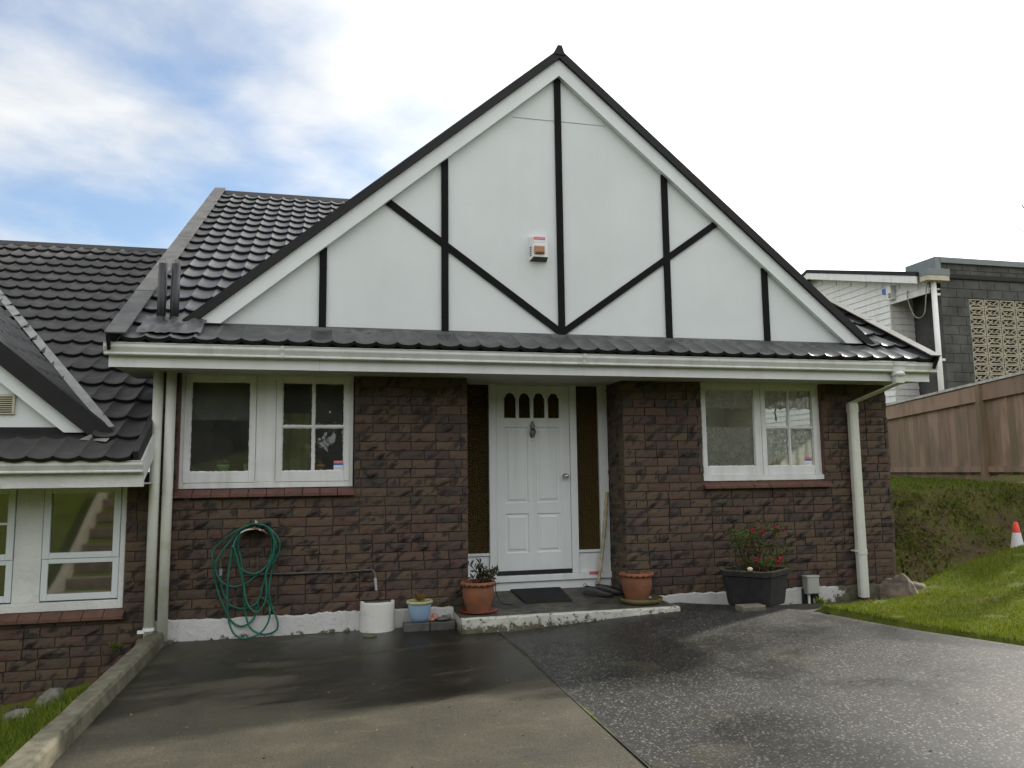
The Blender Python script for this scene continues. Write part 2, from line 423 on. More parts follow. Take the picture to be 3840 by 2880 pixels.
# ------------------------------------------------------------------ mesh helpers
def mesh_of(name, v, f, mat, smooth=False, attrs=None):
    me = bpy.data.meshes.new(name)
    me.from_pydata([tuple(map(float, p)) for p in v], [], [tuple(map(int, q)) for q in f])
    me.update()
    if mat:
        me.materials.append(MATS[mat])
    if smooth:
        me.polygons.foreach_set('use_smooth', [True] * len(me.polygons))
    for k, (dom, vals) in (attrs or {}).items():
        a = me.attributes.new(k, 'FLOAT', dom)
        a.data.foreach_set('value', np.asarray(vals, dtype=np.float32))
    return me
def put(name, me, parent=None):
    o = bpy.data.objects.new(name, me)
    col.objects.link(o)
    if parent is not None:
        o.parent = parent
        if parent.type == 'EMPTY':
            o.matrix_parent_inverse = Matrix.Translation(-Vector(parent.location))
    return o
def tag(o, label, cat, group=None):
    o['label'] = label
    o['category'] = cat
    if group:
        o['group'] = group
    return o
def thing(name, label, cat, loc, group=None):
    o = bpy.data.objects.new(name, None)
    o.empty_display_size = .1
    o.location = loc
    col.objects.link(o)
    return tag(o, label, cat, group)

class MB:
    def __init__(s):
        s.v, s.f = [], []
    def add(s, v, f):
        k = len(s.v)
        s.v += [tuple(p) for p in v]
        s.f += [tuple(i + k for i in q) for q in f]
        return s
    def box(s, x0, x1, y0, y1, z0, z1):
        return s.add([(x0, y0, z0), (x1, y0, z0), (x1, y1, z0), (x0, y1, z0), (x0, y0, z1), (x1, y0, z1), (x1, y1, z1), (x0, y1, z1)],
                     [(0, 3, 2, 1), (4, 5, 6, 7), (0, 1, 5, 4), (1, 2, 6, 5), (2, 3, 7, 6), (3, 0, 4, 7)])
    def cbox(s, x0, x1, y0, y1, z0, z1, c=.004):
        """box with chamfered edges on its front (-y) face"""
        v = [(x0 + c, y0, z0 + c), (x1 - c, y0, z0 + c), (x1 - c, y0, z1 - c), (x0 + c, y0, z1 - c),
             (x0, y0 + c, z0), (x1, y0 + c, z0), (x1, y0 + c, z1), (x0, y0 + c, z1), (x0, y1, z0), (x1, y1, z0), (x1, y1, z1), (x0, y1, z1)]
        f = [(0, 1, 2, 3)] + [(i + 4, (i + 1) % 4 + 4, (i + 1) % 4, i) for i in range(4)] + [(i + 8, (i + 1) % 4 + 8, (i + 1) % 4 + 4, i + 4) for i in range(4)] + [(11, 10, 9, 8)]
        return s.add(v, f)
    def prism(s, poly, y0, y1):
        """polygon in (x,z) extruded from y0 (front) to y1"""
        n = len(poly)
        v = [(x, y0, z) for x, z in poly] + [(x, y1, z) for x, z in poly]
        f = [tuple(range(n)), tuple(range(2 * n - 1, n - 1, -1))] + [(i + n, (i + 1) % n + n, (i + 1) % n, i) for i in range(n)]
        return s.add(v, f)
    def extx(s, prof, x0, x1):
        """profile in (y,z) extruded along x"""
        n = len(prof)
        v = [(x0, y, z) for y, z in prof] + [(x1, y, z) for y, z in prof]
        f = [tuple(range(n)), tuple(range(2 * n - 1, n - 1, -1))] + [(i + n, (i + 1) % n + n, (i + 1) % n, i) for i in range(n)]
        return s.add(v, f)
    def tube(s, path, r, n=8, cap=True):
        P = [Vector(p) for p in path]
        m = len(P)
        rr = r if hasattr(r, '__len__') else [r] * m
        T = [(P[min(i + 1, m - 1)] - P[max(i - 1, 0)]).normalized() for i in range(m)]
        up = Vector((0, 0, 1)) if abs(T[0].z) < .9 else Vector((1, 0, 0))
        a = T[0].cross(up).normalized()
        v = []
        for i in range(m):
            a = (a - T[i] * a.dot(T[i]))
            if a.length < 1e-6:
                a = T[i].orthogonal()
            a.normalize()
            b = T[i].cross(a)
            for k in range(n):
                t = 2 * math.pi * k / n
                v.append(tuple(P[i] + (a * math.cos(t) + b * math.sin(t)) * rr[i]))
        f = [(i * n + k, i * n + (k + 1) % n, (i + 1) * n + (k + 1) % n, (i + 1) * n + k) for i in range(m - 1) for k in range(n)]
        if cap:
            f += [tuple(range(n - 1, -1, -1)), tuple(range((m - 1) * n, m * n))]
        return s.add(v, f)
    def lathe(s, prof, c, n=24, wav=None, close=True):
        """(r,z) profile turned about a vertical axis at c; wav(i,theta) -> extra (dr,dz)"""
        v = []
        for i, (r, z) in enumerate(prof):
            for k in range(n):
                t = 2 * math.pi * k / n
                dr, dz = wav(i, t) if wav else (0, 0)
                v.append((c[0] + (r + dr) * math.cos(t), c[1] + (r + dr) * math.sin(t), c[2] + z + dz))
        m = len(prof)
        f = [(i * n + k, i * n + (k + 1) % n, (i + 1) * n + (k + 1) % n, (i + 1) * n + k) for i in range(m - 1) for k in range(n)]
        if close:
            f += [tuple(range(n - 1, -1, -1)), tuple(range((m - 1) * n, m * n))]
        return s.add(v, f)
    def sphere(s, c, r, n=10, m=6, squash=(1, 1, 1)):
        v = [(c[0], c[1], c[2] - r * squash[2])]
        for i in range(1, m):
            a = -math.pi / 2 + math.pi * i / m
            for k in range(n):
                t = 2 * math.pi * k / n
                v.append((c[0] + r * squash[0] * math.cos(a) * math.cos(t), c[1] + r * squash[1] * math.cos(a) * math.sin(t), c[2] + r * squash[2] * math.sin(a)))
        v.append((c[0], c[1], c[2] + r * squash[2]))
        f = [(0, 1 + (k + 1) % n, 1 + k) for k in range(n)]
        for i in range(m - 2):
            f += [(1 + i * n + k, 1 + i * n + (k + 1) % n, 1 + (i + 1) * n + (k + 1) % n, 1 + (i + 1) * n + k) for k in range(n)]
        b = 1 + (m - 2) * n
        f += [(b + k, b + (k + 1) % n, len(v) - 1) for k in range(n)]
        return s.add(v, f)
    def o(s, name, mat, parent=None, smooth=False, attrs=None):
        return put(name, mesh_of(name, s.v, s.f, mat, smooth, attrs), parent)
def box(name, mat, parent, *a):
    return MB().box(*a).o(name, mat, parent)
def cbox(name, mat, parent, *a, c=.004):
    return MB().cbox(*a, c=c).o(name, mat, parent)
def catmull(pts, step=6, closed=False):
    P = [np.array(p, float) for p in pts]
    n = len(P)
    out = []
    for i in range(n if closed else n - 1):
        p0, p1, p2, p3 = (P[(i + k) % n] if closed else P[min(max(i + k, 0), n - 1)] for k in (-1, 0, 1, 2))
        for j in range(step):
            t = j / step
            out.append(.5 * ((2 * p1) + (-p0 + p2) * t + (2 * p0 - 5 * p1 + 4 * p2 - p3) * t * t + (-p0 + 3 * p1 - 3 * p2 + p3) * t ** 3))
    if not closed:
        out.append(P[-1])
    return [tuple(p) for p in out]
def sstep(a, b, x):
    t = np.clip((x - a) / (b - a), 0, 1)
    return t * t * (3 - 2 * t)

def scatter(name, items, parent, limit, joined, score):
    """pieces (template mesh, matrix): the ones that show largest become objects of their own, the rest one joined part"""
    sc_ = sorted(range(len(items)), key=lambda i: -score(items[i]))
    single = [i for i in sc_[:limit] if score(items[i]) > 0]
    rest = [i for i in sc_ if i not in set(single)]
    for i in single:
        me, M = items[i]
        o = bpy.data.objects.new(name, me)
        col.objects.link(o)
        o.parent = parent
        o.matrix_basis = M
    if rest:
        V, F, A, L, MI = [], [], [], [], []
        cache = {}
        k = 0
        for i in rest:
            me, M = items[i]
            if me.name not in cache:
                co = np.array([v.co[:] for v in me.vertices])
                lu = [d.value for d in me.attributes['lump'].data] if 'lump' in me.attributes else [0.0] * len(co)
                cache[me.name] = (co, [tuple(p.vertices) for p in me.polygons], lu, [p.material_index for p in me.polygons])
            co, fs, lu, mi = cache[me.name]
            mm = np.array(M)
            V.append(co @ mm[:3, :3].T + mm[:3, 3])
            F += [tuple(a + k for a in q) for q in fs]
            A += [random.random()] * len(fs)
            L += lu
            MI += mi
            k += len(co)
        o = put(joined, mesh_of(joined, np.concatenate(V), F, items[0][0].materials[0].name, False, {'rnd': ('FACE', A), 'lump': ('POINT', L)}), parent)
        for m_ in list(items[0][0].materials)[1:]:
            o.data.materials.append(m_)
        o.data.polygons.foreach_set('material_index', MI)
        o['kind'] = 'stuff'

# ------------------------------------------------------------------ ground
LAWN_EDGE = [(-14, 6.4), (-6, 5.55), (-4.2, 5.25), (-2.74, 4.88), (-2.05, 4.66), (-1.24, 4.5), (-.95, 4.43), (-.75, 4.27), (0.5, 4.1)]
def edge_x(y):
    return np.interp(y, [p[0] for p in LAWN_EDGE], [p[1] for p in LAWN_EDGE])
def drive_z(x):
    return np.maximum(0.0, .05 * (x - 1.5))
def smin(a, b, k=.25):
    h = np.clip(.5 + .5 * (b - a) / k, 0, 1)
    return b * (1 - h) + a * h - k * h * (1 - h)
def height(x, y):
    x = np.asarray(x, float)
    y = np.asarray(y, float)
    # right: lawn with a crest, a gully beside the house, then the bank
    lawn = .172 + .17 * np.log1p(np.exp((x - 5.45) / .12)) * .12
    yc = np.interp(x, [4.2, 4.8, 5.2, 5.65, 6.2, 6.8, 7.5, 12], [-1.05, -1.0, -.9, -.74, -.5, -.3, -.22, -.1])
    fall = np.maximum(lawn - .62 * np.maximum(y - yc, 0), .0 + .02 * np.maximum(x - 6, 0))
    right = np.where(y > yc, fall, lawn)
    d = smin(x - 6.95, y - .95, .5)
    right = right + (1.12 - np.clip(right, 0, .5)) * sstep(0, 1.35, d) + .03 * np.maximum(d - 1.35, 0)
    right = right + .02 * np.maximum(x - 11.5, 0)
    # left: lower lawn
    left = np.clip(-.33 + .3 * (x + 1.9), -1.1, -.22) - .05 * np.maximum(-y - 1.0, 0) * (y > -5) - .2 * (y <= -5)
    left = left + 2.6 * sstep(-9.5, -15.5, y) + .12 * np.maximum(-y - 15.5, 0)
    mid = -.06 + 0 * x
    z = np.where(x < -1.36, left, np.where(x < edge_x(np.minimum(y, .4)), mid, right))
    inside = (y > .05) & (x < 6.05) & (x > -7)
    z = np.where(inside, -.06, z)
    return z
xs = np.concatenate([[-160, -80, -40, -20, -12, -9], np.arange(-7, -2.6, .3), np.arange(-2.6, -1.2, .07), np.arange(-1.2, 4, .6), np.arange(4.0, 9.0, .07), np.arange(9, 13, .25), [14, 16, 20, 30, 60, 160]])
ys = np.concatenate([[-160, -80, -40, -25, -20], np.arange(-17, -4, .4), np.arange(-4, 3.2, .07), np.arange(3.2, 8, .3), [9, 11, 14, 20, 40, 90, 160]])
X, Y = np.meshgrid(xs, ys)
Z = height(X, Y)
bump = np.where(X > 4, .03 * np.sin(X * 7.1 + 3 * np.sin(Y * 5)) * np.sin(Y * 6.3 + 1.7), 0) * sstep(.9, 1.5, np.minimum(Y, 9)) * (X > 6.3)
Z = Z + bump
nx, ny = len(xs), len(ys)
gv = np.stack([X.ravel(), Y.ravel(), Z.ravel()], 1)
def sheet(name, sel, mat):
    f = []
    for j in range(ny - 1):
        for i in range(nx - 1):
            if sel(.5 * (xs[i] + xs[i + 1]), .5 * (ys[j] + ys[j + 1])):
                f.append((j * nx + i, j * nx + i + 1, (j + 1) * nx + i + 1, (j + 1) * nx + i))
    used = sorted({i for q in f for i in q})
    mp = {a: k for k, a in enumerate(used)}
    o = put(name, mesh_of(name, gv[used], [tuple(mp[i] for i in q) for q in f], mat, True))
    o['kind'] = 'structure'
    return o
is_bank = lambda x, y: x > 6.2 and x < 13 and y > -.1 and y < 8
sheet('ground', lambda x, y: not is_bank(x, y), 'ground')
sheet('bank', is_bank, 'bank_earth')

# driveway: exposed-aggregate concrete on the left, tarseal on the right, a mossy joint between
def drive(name, x0, x1f, zf, mat, nxs, y1=.03):
    ysd = np.concatenate([np.arange(-14, -4, 1.0), np.arange(-4, y1, .125), [y1]])
    v, f = [], []
    for y in ysd:
        xe = x1f(y)
        for i in range(nxs + 1):
            x = x0 + (xe - x0) * i / nxs
            v.append((x, y, zf(x, y)))
    for j in range(len(ysd) - 1):
        for i in range(nxs):
            a = j * (nxs + 1) + i
            f.append((a, a + 1, a + nxs + 2, a + nxs + 1))
    o = put(name, mesh_of(name, v, f, mat, True))
    o['kind'] = 'structure'
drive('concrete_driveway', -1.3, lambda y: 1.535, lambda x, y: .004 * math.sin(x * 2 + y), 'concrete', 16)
def tar_edge(y):
    if y > -.75:
        return float(np.interp(y, [-.75, -.45, -.2, .03], [4.25, 4.05, 3.75, 3.6]))
    return float(edge_x(y))
def tar_z(x, y):
    e = sstep(0, .12, np.asarray(tar_edge(y) - x))
    return float(drive_z(x) + .006 * math.sin(x * 3.1 + y * 2.3)) * 1.0 - .05 * (1 - float(e))
drive('asphalt_driveway', 1.555, tar_edge, tar_z, 'asphalt', 40)
jv = MB()
jv.add([(1.538, -14, .0045), (1.554, -14, .0045), (1.554, -.42, .0045), (1.538, -.42, .0045)], [(0, 1, 2, 3)])
o = jv.o('driveway_joint', 'joint_moss')
o['kind'] = 'structure'
# apron of soil between tarseal and wall, right of the planter
o = MB().add([(3.55, .02, .005), (6.2, .02, .005), (6.2, -.40, .0), (5.2, -.74, .08), (4.45, -1.12, .125), (4.12, -.88, .10), (3.75, -.46, .06)], [(0, 6, 5, 4, 3, 2, 1)]).o('soil_strip', 'soil_damp')
o['kind'] = 'structure'
# kerb along the left of the concrete
kb = MB()
n = 56
for i in range(n + 1):
    y = -.06 - 8.0 * i / n
    w = lambda a: (random.random() - .5) * a
    k = len(kb.v)
    kb.v += [(-1.44 + w(.008), y, -.75), (-1.44 + w(.01), y, .075 + w(.012)), (-1.425, y, .098 + w(.01)), (-1.31 + w(.006), y, .105 + w(.01)), (-1.295 + w(.008), y, .085 + w(.008)), (-1.285, y, -.03)]
    if i:
        kb.f += [(k + j - 6, k + j - 5, k + j + 1, k + j) for j in range(5)]
kb.f += [(0, 1, 2, 3, 4, 5)]
kb.f += [tuple(range(len(kb.v) - 1, len(kb.v) - 7, -1))]
tag(kb.o('kerb', 'kerb_concrete'), 'mossy concrete kerb running down the left edge of the driveway', 'kerb')

# ------------------------------------------------------------------ house
house = thing('house', 'dark brick house with black tiled roof and white half-timbered front gable', 'house', (2.3, 0, 0))
C0 = .175                                   # top of the painted foundation
CH = .086
HOLES = [(-1.27, .28, 1.235, 2.6), (3.855, 5.305, 1.235, 2.6), (1.355, 2.975, -.5, 2.6), (-3.4, -1.655, .255, 1.6)]
def rects(x0, x1, z0, z1, holes):
    xsR = sorted({x0, x1, *[min(max(h[k], x0), x1) for h in holes for k in (0, 1)]})
    zsR = sorted({z0, z1, *[min(max(h[k], z0), z1) for h in holes for k in (2, 3)]})
    for a, b in zip(xsR, xsR[1:]):
        for c, d in zip(zsR, zsR[1:]):
            mx_, mz_ = (a + b) / 2, (c + d) / 2
            if not any(h[0] < mx_ < h[1] and h[2] < mz_ < h[3] for h in holes):
                yield a, b, c, d
wb = MB()
for a, b, c, d in rects(-1.45, 6.13, -.3, 2.42, HOLES):
    wb.box(a, b, .013, .11, c, d)
for a, b, c, d in rects(-7, -1.452, -1.4, 1.45, HOLES):
    wb.box(a, b, .013, .11, c, d)
wb.box(2.983, 3.1, .112, .6, -.1, 2.42)      # right return of the porch
wb.box(1.24, 1.347, .112, .6, -.1, 2.42)     # left return
wb.box(-7, -6.9, .112, 6, -1.4, 1.45)
# right side wall with an unseen opening sized to light the room, back wall
for a, b, c, d in rects(.112, 9.5, -.3, 2.6, [(.35, 2.6, .95, 2.35)]):
    wb.box(6.03, 6.129, a, b, c, d)
for a, b, c, d in rects(-1.4, 6.02, -.3, 2.6, [(4.3, 5.7, 1.0, 2.25)]):
    wb.box(a, b, 3.4, 3.5, c, d)
wall = wb.o('brick_wall', 'mortar', house)

# brick templates: uneven faces, some with burnt lumps
def brick_template(k, lumps):
    r_ = random.Random(100 + k)
    gx, gz = 4, 2
    L, H = .230, .076
    v, f, lu = [], [], []
    lp = {}
    for _ in range(lumps):
        lp[(r_.randint(1, gx - 1), r_.choice([0, 1, 1, 2]))] = r_.uniform(.012, .03)
    for j in range(gz + 1):
        for i in range(gx + 1):
            y = r_.uniform(-.0045, .0005) - lp.get((i, j), 0)
            e = 0.0
            x = -L / 2 + L * i / gx + (r_.uniform(-.018, .018) if 0 < i < gx else 0)
            z = -H / 2 + H * j / gz + (r_.uniform(-.010, .010) if 0 < j < gz else 0)
            if i in (0, gx) or j in (0, gz):
                y += .0025
            v.append((x, y, z))
            lu.append(1.0 if (i, j) in lp else 0.0)
    for j in range(gz):
        for i in range(gx):
            a = j * (gx + 1) + i
            f.append((a, a + 1, a + gx + 2, a + gx + 1))
    ring = [i for i in range(gx + 1)] + [(gx + 1) * j + gx for j in range(1, gz + 1)] + [(gx + 1) * gz + i for i in range(gx - 1, -1, -1)] + [(gx + 1) * j for j in range(gz - 1, 0, -1)]
    k0 = len(v)
    for i in ring:
        v.append((v[i][0] * 1.012, .03, v[i][2] * 1.02))
        lu.append(0)
    nr = len(ring)
    for i in range(nr):
        f.append((ring[i], k0 + i, k0 + (i + 1) % nr, ring[(i + 1) % nr]))
    return mesh_of('brick', v, f, 'brick', False, {'lump': ('POINT', lu)})
BT = [brick_template(k, 0) for k in range(5)] + [brick_template(10 + k, 1) for k in range(5)] + [brick_template(20 + k, 2) for k in range(3)]
bricks = []
def lay(x0, x1, holes, zlo, zhi, place, seed):
    rr = random.Random(seed)
    for i in range(-14, 28):
        z0 = C0 + i * CH + .005
        z1 = z0 + .076
        if z1 < zlo or z0 > zhi:
            continue
        x = x0 - (.12 if i % 2 else 0) - rr.uniform(0, .02)
        while x < x1:
            L = .23 if rr.random() > .07 else .11
            a, b = max(x, x0), min(x + L, x1)
            x += L + .010
            segs = [(a, b)]
            for h in holes:
                if h[2] < (z0 + z1) / 2 < h[3]:
                    ns = []
                    for p, q in segs:
                        if q <= h[0] or p >= h[1]:
                            ns.append((p, q))
                        else:
                            if p < h[0] - .03:
                                ns.append((p, h[0]))
                            if q > h[1] + .03:
                                ns.append((h[1], q))
                    segs = ns
            for p, q in segs:
                if q - p > .035:
                    t = rr.random()
                    me = BT[rr.randrange(5)] if t < .62 else BT[5 + rr.randrange(5)] if t < .9 else BT[10 + rr.randrange(3)]
                    if q - p < .15 and t >= .62:
                        me = BT[rr.randrange(5)]
                    bricks.append((me, place((p + q) / 2, (z0 + z1) / 2, (q - p) / .23, rr)))
def on_front(x, z, s_, rr):
    return Matrix.Translation((x, rr.uniform(-.002, .002), z)) @ Matrix.Diagonal((s_, 1, 1, 1))
lay(-1.45, 6.13, HOLES, C0, 2.40, on_front, 3)
lay(-4.2, -1.46, HOLES, -.9, 1.42, on_front, 4)
ret = Matrix.Translation((2.975, 0, 0)) @ Matrix.Rotation(-math.pi / 2, 4, 'Z')
lay(-.58, -.002, [], C0, 2.40, lambda x, z, s_, rr: ret @ Matrix.Translation((x, 0, z)) @ Matrix.Diagonal((s_, 1, 1, 1)), 5)
ret2 = Matrix.Translation((1.355, 0, 0)) @ Matrix.Rotation(math.pi / 2, 4, 'Z')
lay(.002, .58, [], C0, 2.40, lambda x, z, s_, rr: ret2 @ Matrix.Translation((x, 0, z)) @ Matrix.Diagonal((s_, 1, 1, 1)), 6)
def brick_score(it):
    p = it[1].translation
    u, w, d = proj(p)
    if not (-.01 < u < 1.01 and -.01 < w < 1.01) or p.x < -1.46 and p.z > 1.33 or p.z > 2.33 or abs(it[1].to_euler().z - math.pi / 2) < .1:
        return 0
    return abs(it[1].to_scale().x) / d ** 2 * (.3 if abs(it[1].to_euler().z) > .5 else 1)
scatter('brick', bricks, wall, 300, 'brickwork', brick_score)

# painted foundation strip, rough top edge
def strip(x0, x1, zb):
    fb = MB()
    n = max(2, int((x1 - x0) / .035))
    k = len(fb.v)
    for i in range(n + 1):
        x = x0 + (x1 - x0) * i / n
        zt = C0 + .008 * math.sin(x * 9) + random.uniform(-.010, .010)
        fb.v += [(x, -.022, zb), (x, -.020 + random.uniform(-.003, .003), zt - .012), (x, .012, zt)]
        if i:
            a = k + 3 * i
            fb.f += [(a - 3, a, a + 1, a - 2), (a - 2, a + 1, a + 2, a - 1)]
    fb.o('foundation', 'base_paint', house)
strip(-1.40, 1.21, -.06)
strip(3.1, 6.13, -.06)

# ---- eaves: soffit, fascia, gutter
box('soffit', 'soffit_white', house, -1.73, 6.27, -.478, .5, 2.345, 2.36)
box('fascia_board', 'trim_white', house, -1.735, 6.275, -.50, -.48, 2.325, 2.52)
box('fascia_joint', 'soffit_white', house, -.05, -.046, -.502, -.49, 2.327, 2.42)
def gutter(x0, x1, zt, parent):
    z = zt
    prof = [(-.505, z - .005), (-.505, z - .085), (-.525, z - .094), (-.555, z - .095), (-.566, z - .088), (-.567, z - .078), (-.562, z - .072), (-.575, z - .050), (-.585, z - .034), (-.588, z - .026), (-.588, z - .002), (-.597, z), (-.597, z + .005), (-.580, z + .005),
            (-.580, z - .024), (-.56, z - .06), (-.55, z - .08), (-.53, z - .085), (-.513, z - .08), (-.513, z - .005)]
    mb = MB().extx(prof, x0, x1)
    mb.extx([(-.506, z - .004), (-.506, z - .085), (-.53, z - .0945), (-.555, z - .0955), (-.565, z - .08), (-.587, z - .026), (-.587, z)], x0 - .004, x0 + .002)
    mb.extx([(-.506, z - .004), (-.506, z - .085), (-.53, z - .0945), (-.555, z - .0955), (-.565, z - .08), (-.587, z - .026), (-.587, z)], x1 - .002, x1 + .004)
    return mb.o('gutter', 'gutter_white', parent)
gt = gutter(-1.755, 6.315, 2.512, house)
for x in (2.36, -.37):
    cj = MB().extx([(-.503, 2.414), (-.557, 2.414), (-.570, 2.424), (-.578, 2.462), (-.592, 2.486), (-.600, 2.519), (-.503, 2.519)], x, x + .028)
    cj.o('gutter_clip', 'gutter_white', gt)

# ---- main roof
P30 = R(30)
def roof_frame(y0, z0):
    c, s_ = math.cos(P30), math.sin(P30)
    return lambda x, v: Matrix(((1, 0, 0, x), (0, c, -s_, y0 + v * c), (0, s_, c, z0 + v * s_), (0, 0, 0, 1)))
def tile_template(k, warp=0.0):
    r_ = random.Random(50 + k)
    n = 8
    W, L = .187, .40
    v, f = [], []
    for j, (yy, zb) in enumerate(((0.0, .040), (.012, .044), (.18, .027), (L, .006))):
        for i in range(n + 1):
            u = i / n
            pan = .022 * abs(2 * u - 1) ** 1.9 + (.005 if i in (0, n) else 0)
            v.append(((u - .5) * W * 1.004, yy, zb + pan + r_.uniform(-1, 1) * warp))
    for j in range(3):
        for i in range(n):
            a = j * (n + 1) + i
            f.append((a, a + 1, a + n + 2, a + n + 1))
    k0 = len(v)
    for i in range(n + 1):
        v.append((v[i][0], .004, v[i][2] - .036))
    for i in range(n):
        f.append((k0 + i, k0 + i + 1, i + 1, i))
    return v, f
TM = []
for k in range(5):
    v, f = tile_template(k, .0015)
    TM.append(mesh_of('tile', v, f, 'roof_tile', True))
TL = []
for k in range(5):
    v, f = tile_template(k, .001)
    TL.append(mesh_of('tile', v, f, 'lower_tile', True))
for me in TM + TL:                               # crisp butt edge
    me.polygons.foreach_set('use_smooth', [i < 24 and i >= 8 for i in range(len(me.polygons))])
    me.materials.append(MATS['tile_butt'])
    me.polygons.foreach_set('material_index', [1 if i >= 24 else 0 for i in range(len(me.polygons))])
GX, GA, GT = 2.285, 5.66, math.tan(R(40.05))      # front gable: centre, roof apex, slope
def under_gable(x, y, z):
    return y > -.22 and z < GA - abs(x - GX) * GT - .06
rf = roof_frame(-.605, 2.515)
roof = MB()
c30, s30 = math.cos(P30), math.sin(P30)
RID = 6.70
roof.add([tuple(rf(x, v).translation) for x, v in ((-1.66, 0.02), (6.22, .02), (6.22, RID), (-1.66, RID))], [(0, 1, 2, 3)])
rz = 2.515 + RID * s30
ry = -.605 + RID * c30
roof.add([(-1.66, ry, rz), (6.22, ry, rz), (6.22, ry + 5, rz - 2.9), (-1.66, ry + 5, rz - 2.9)], [(0, 1, 2, 3)])
roof = roof.o('roof', 'roof_edge', house)
tiles = []
rr = random.Random(8)
for k in range(18):
    v = k * .372
    x = -1.53
    while x < 6.16:
        M_ = rf(x, v)
        p = M_ @ Vector((0, .2, 0))
        if not under_gable(p.x, p.y, p.z) and not (k >= 1 and p.y < .1 and -1.02 < p.x < 5.6):
            tiles.append((TM[rr.randrange(5)], M_ @ Matrix.Rotation(rr.uniform(-.006, .006), 4, 'X')))
        x += .187
def tile_score(it):
    p = it[1] @ Vector((0, .15, .03))
    u, w, d = proj(p)
    if not (-.01 < u < 1.01 and -.01 < w < 1.01):
        return 0
    nrm = np.array((it[1].to_3x3() @ Vector((0, -.45, 1))).normalized())
    vw = (CAM - np.array(p)) / np.linalg.norm(CAM - np.array(p))
    fc = float(nrm @ vw)
    return max(fc, .02) / d ** 2
def main_score(it):
    p = it[1].translation
    if p.y > .3 and p.x > GX - 1 and p.x < 5.0:
        return 0
    if p.x > 5.6 and p.y > 1.4:
        return 0
    return tile_score(it)
scatter('tile', tiles, roof, 150, 'tile_field', main_score)
# ridge capping
def vee(x0, x1, y, z, h=.07, w=.16):
    return MB().extx([(y - w, z - w * .55), (y - w * .95, z - w * .55 + .05), (y - .035, z + h), (y + .035, z + h), (y + w, z - w * .5), (y + .03, z + h - .03), (y - .03, z + h - .03)], x0, x1)
vee(-1.73, 6.28, ry, rz - .01).o('ridge_cap', 'roof_edge', roof)
# verge flashings (grey bands up both edges), with barge boards beneath
for x0, x1, xb in ((-1.735, -1.575, -1.725), (6.16, 6.285, 6.25)):
    mb = MB()
    n = 6
    for i in range(n):
        v0, v1 = RID * i / n - (.03 if i == 0 else 0), RID * (i + 1) / n + .03
        M_ = rf(0, 0)
        pts = []
        for xx, vv in ((x0, v0), (x1, v0), (x1, v1), (x0, v1)):
            lift = .098 + .003 * (i % 2)
            for dz in (lift, lift - .012):
                pts.append(tuple(M_ @ Vector((xx, vv, dz))))
        t_, b_ = pts[0::2], pts[1::2]
        mb.add(t_ + b_, [(0, 1, 2, 3), (7, 6, 5, 4), (0, 4, 5, 1), (1, 5, 6, 2), (2, 6, 7, 3), (3, 7, 4, 0)])
    mb.o('verge_flashing', 'flashing_grey', roof)
    mb = MB()
    M_ = rf(0, 0)
    pts = [tuple(M_ @ Vector((xx, vv, dz))) for xx in (xb, xb + .022) for vv, dz in ((-.03, -.06), (RID, -.06), (RID, .084), (-.03, .084))]
    mb.add(pts, [(0, 1, 2, 3), (7, 6, 5, 4), (0, 4, 5, 1), (1, 5, 6, 2), (2, 6, 7, 3), (3, 7, 4, 0)])
    mb.o('barge_board', 'roof_edge', roof)
# apron flashing along the foot of the gable, with a wavy dressed lower edge
def apron(x0, x1, gy, zt, name, parent, wav):
    mb = MB()
    n = int((x1 - x0) / .03)
    for i in range(n + 1):
        x = x0 + (x1 - x0) * i / n
        z2 = zt - .050 + wav * (.010 * math.sin(x * 33.6) + .006 * math.sin(x * 7))
        z3 = zt - .088 + wav * (.012 * math.sin(x * 33.6 + .4) + .010 * math.sin(x * 5.3))
        mb.v += [(x, gy - .004, zt), (x, gy - .03, zt - .035), (x, gy - .075, z2), (x, gy - .125 - .012 * math.sin(x * 4.1), z3), (x, gy - .122, z3 - .012)]
        if i:
            a = 5 * i
            for j in range(4):
                mb.f.append((a - 5 + j, a - 5 + j + 1, a + j + 1, a + j))
    mb.o(name, 'lead_grey', parent, True)
apron(-1.12, 5.74, -.19, 2.775, 'apron_flashing', roof, 1.0)
mb = MB()                                         # dressed lead patch round the vent stacks
n = 16
for j in range(6):
    for i in range(n + 1):
        x = -1.52 + .50 * i / n
        v_ = .07 + .42 * j / 5 + (random.uniform(-.02, .02) if j in (0, 5) else 0)
        p = rf(x, v_) @ Vector((0, 0, .070 + .016 * math.sin(i * 1.3 + j) * math.sin(j * 1.9) + random.uniform(-.006, .006)))
        mb.v.append(tuple(p))
for j in range(5):
    for i in range(n):
        a = j * (n + 1) + i
        mb.f.append((a, a + 1, a + n + 2, a + n + 1))
mb.o('lead_patch', 'lead_grey', roof, True)

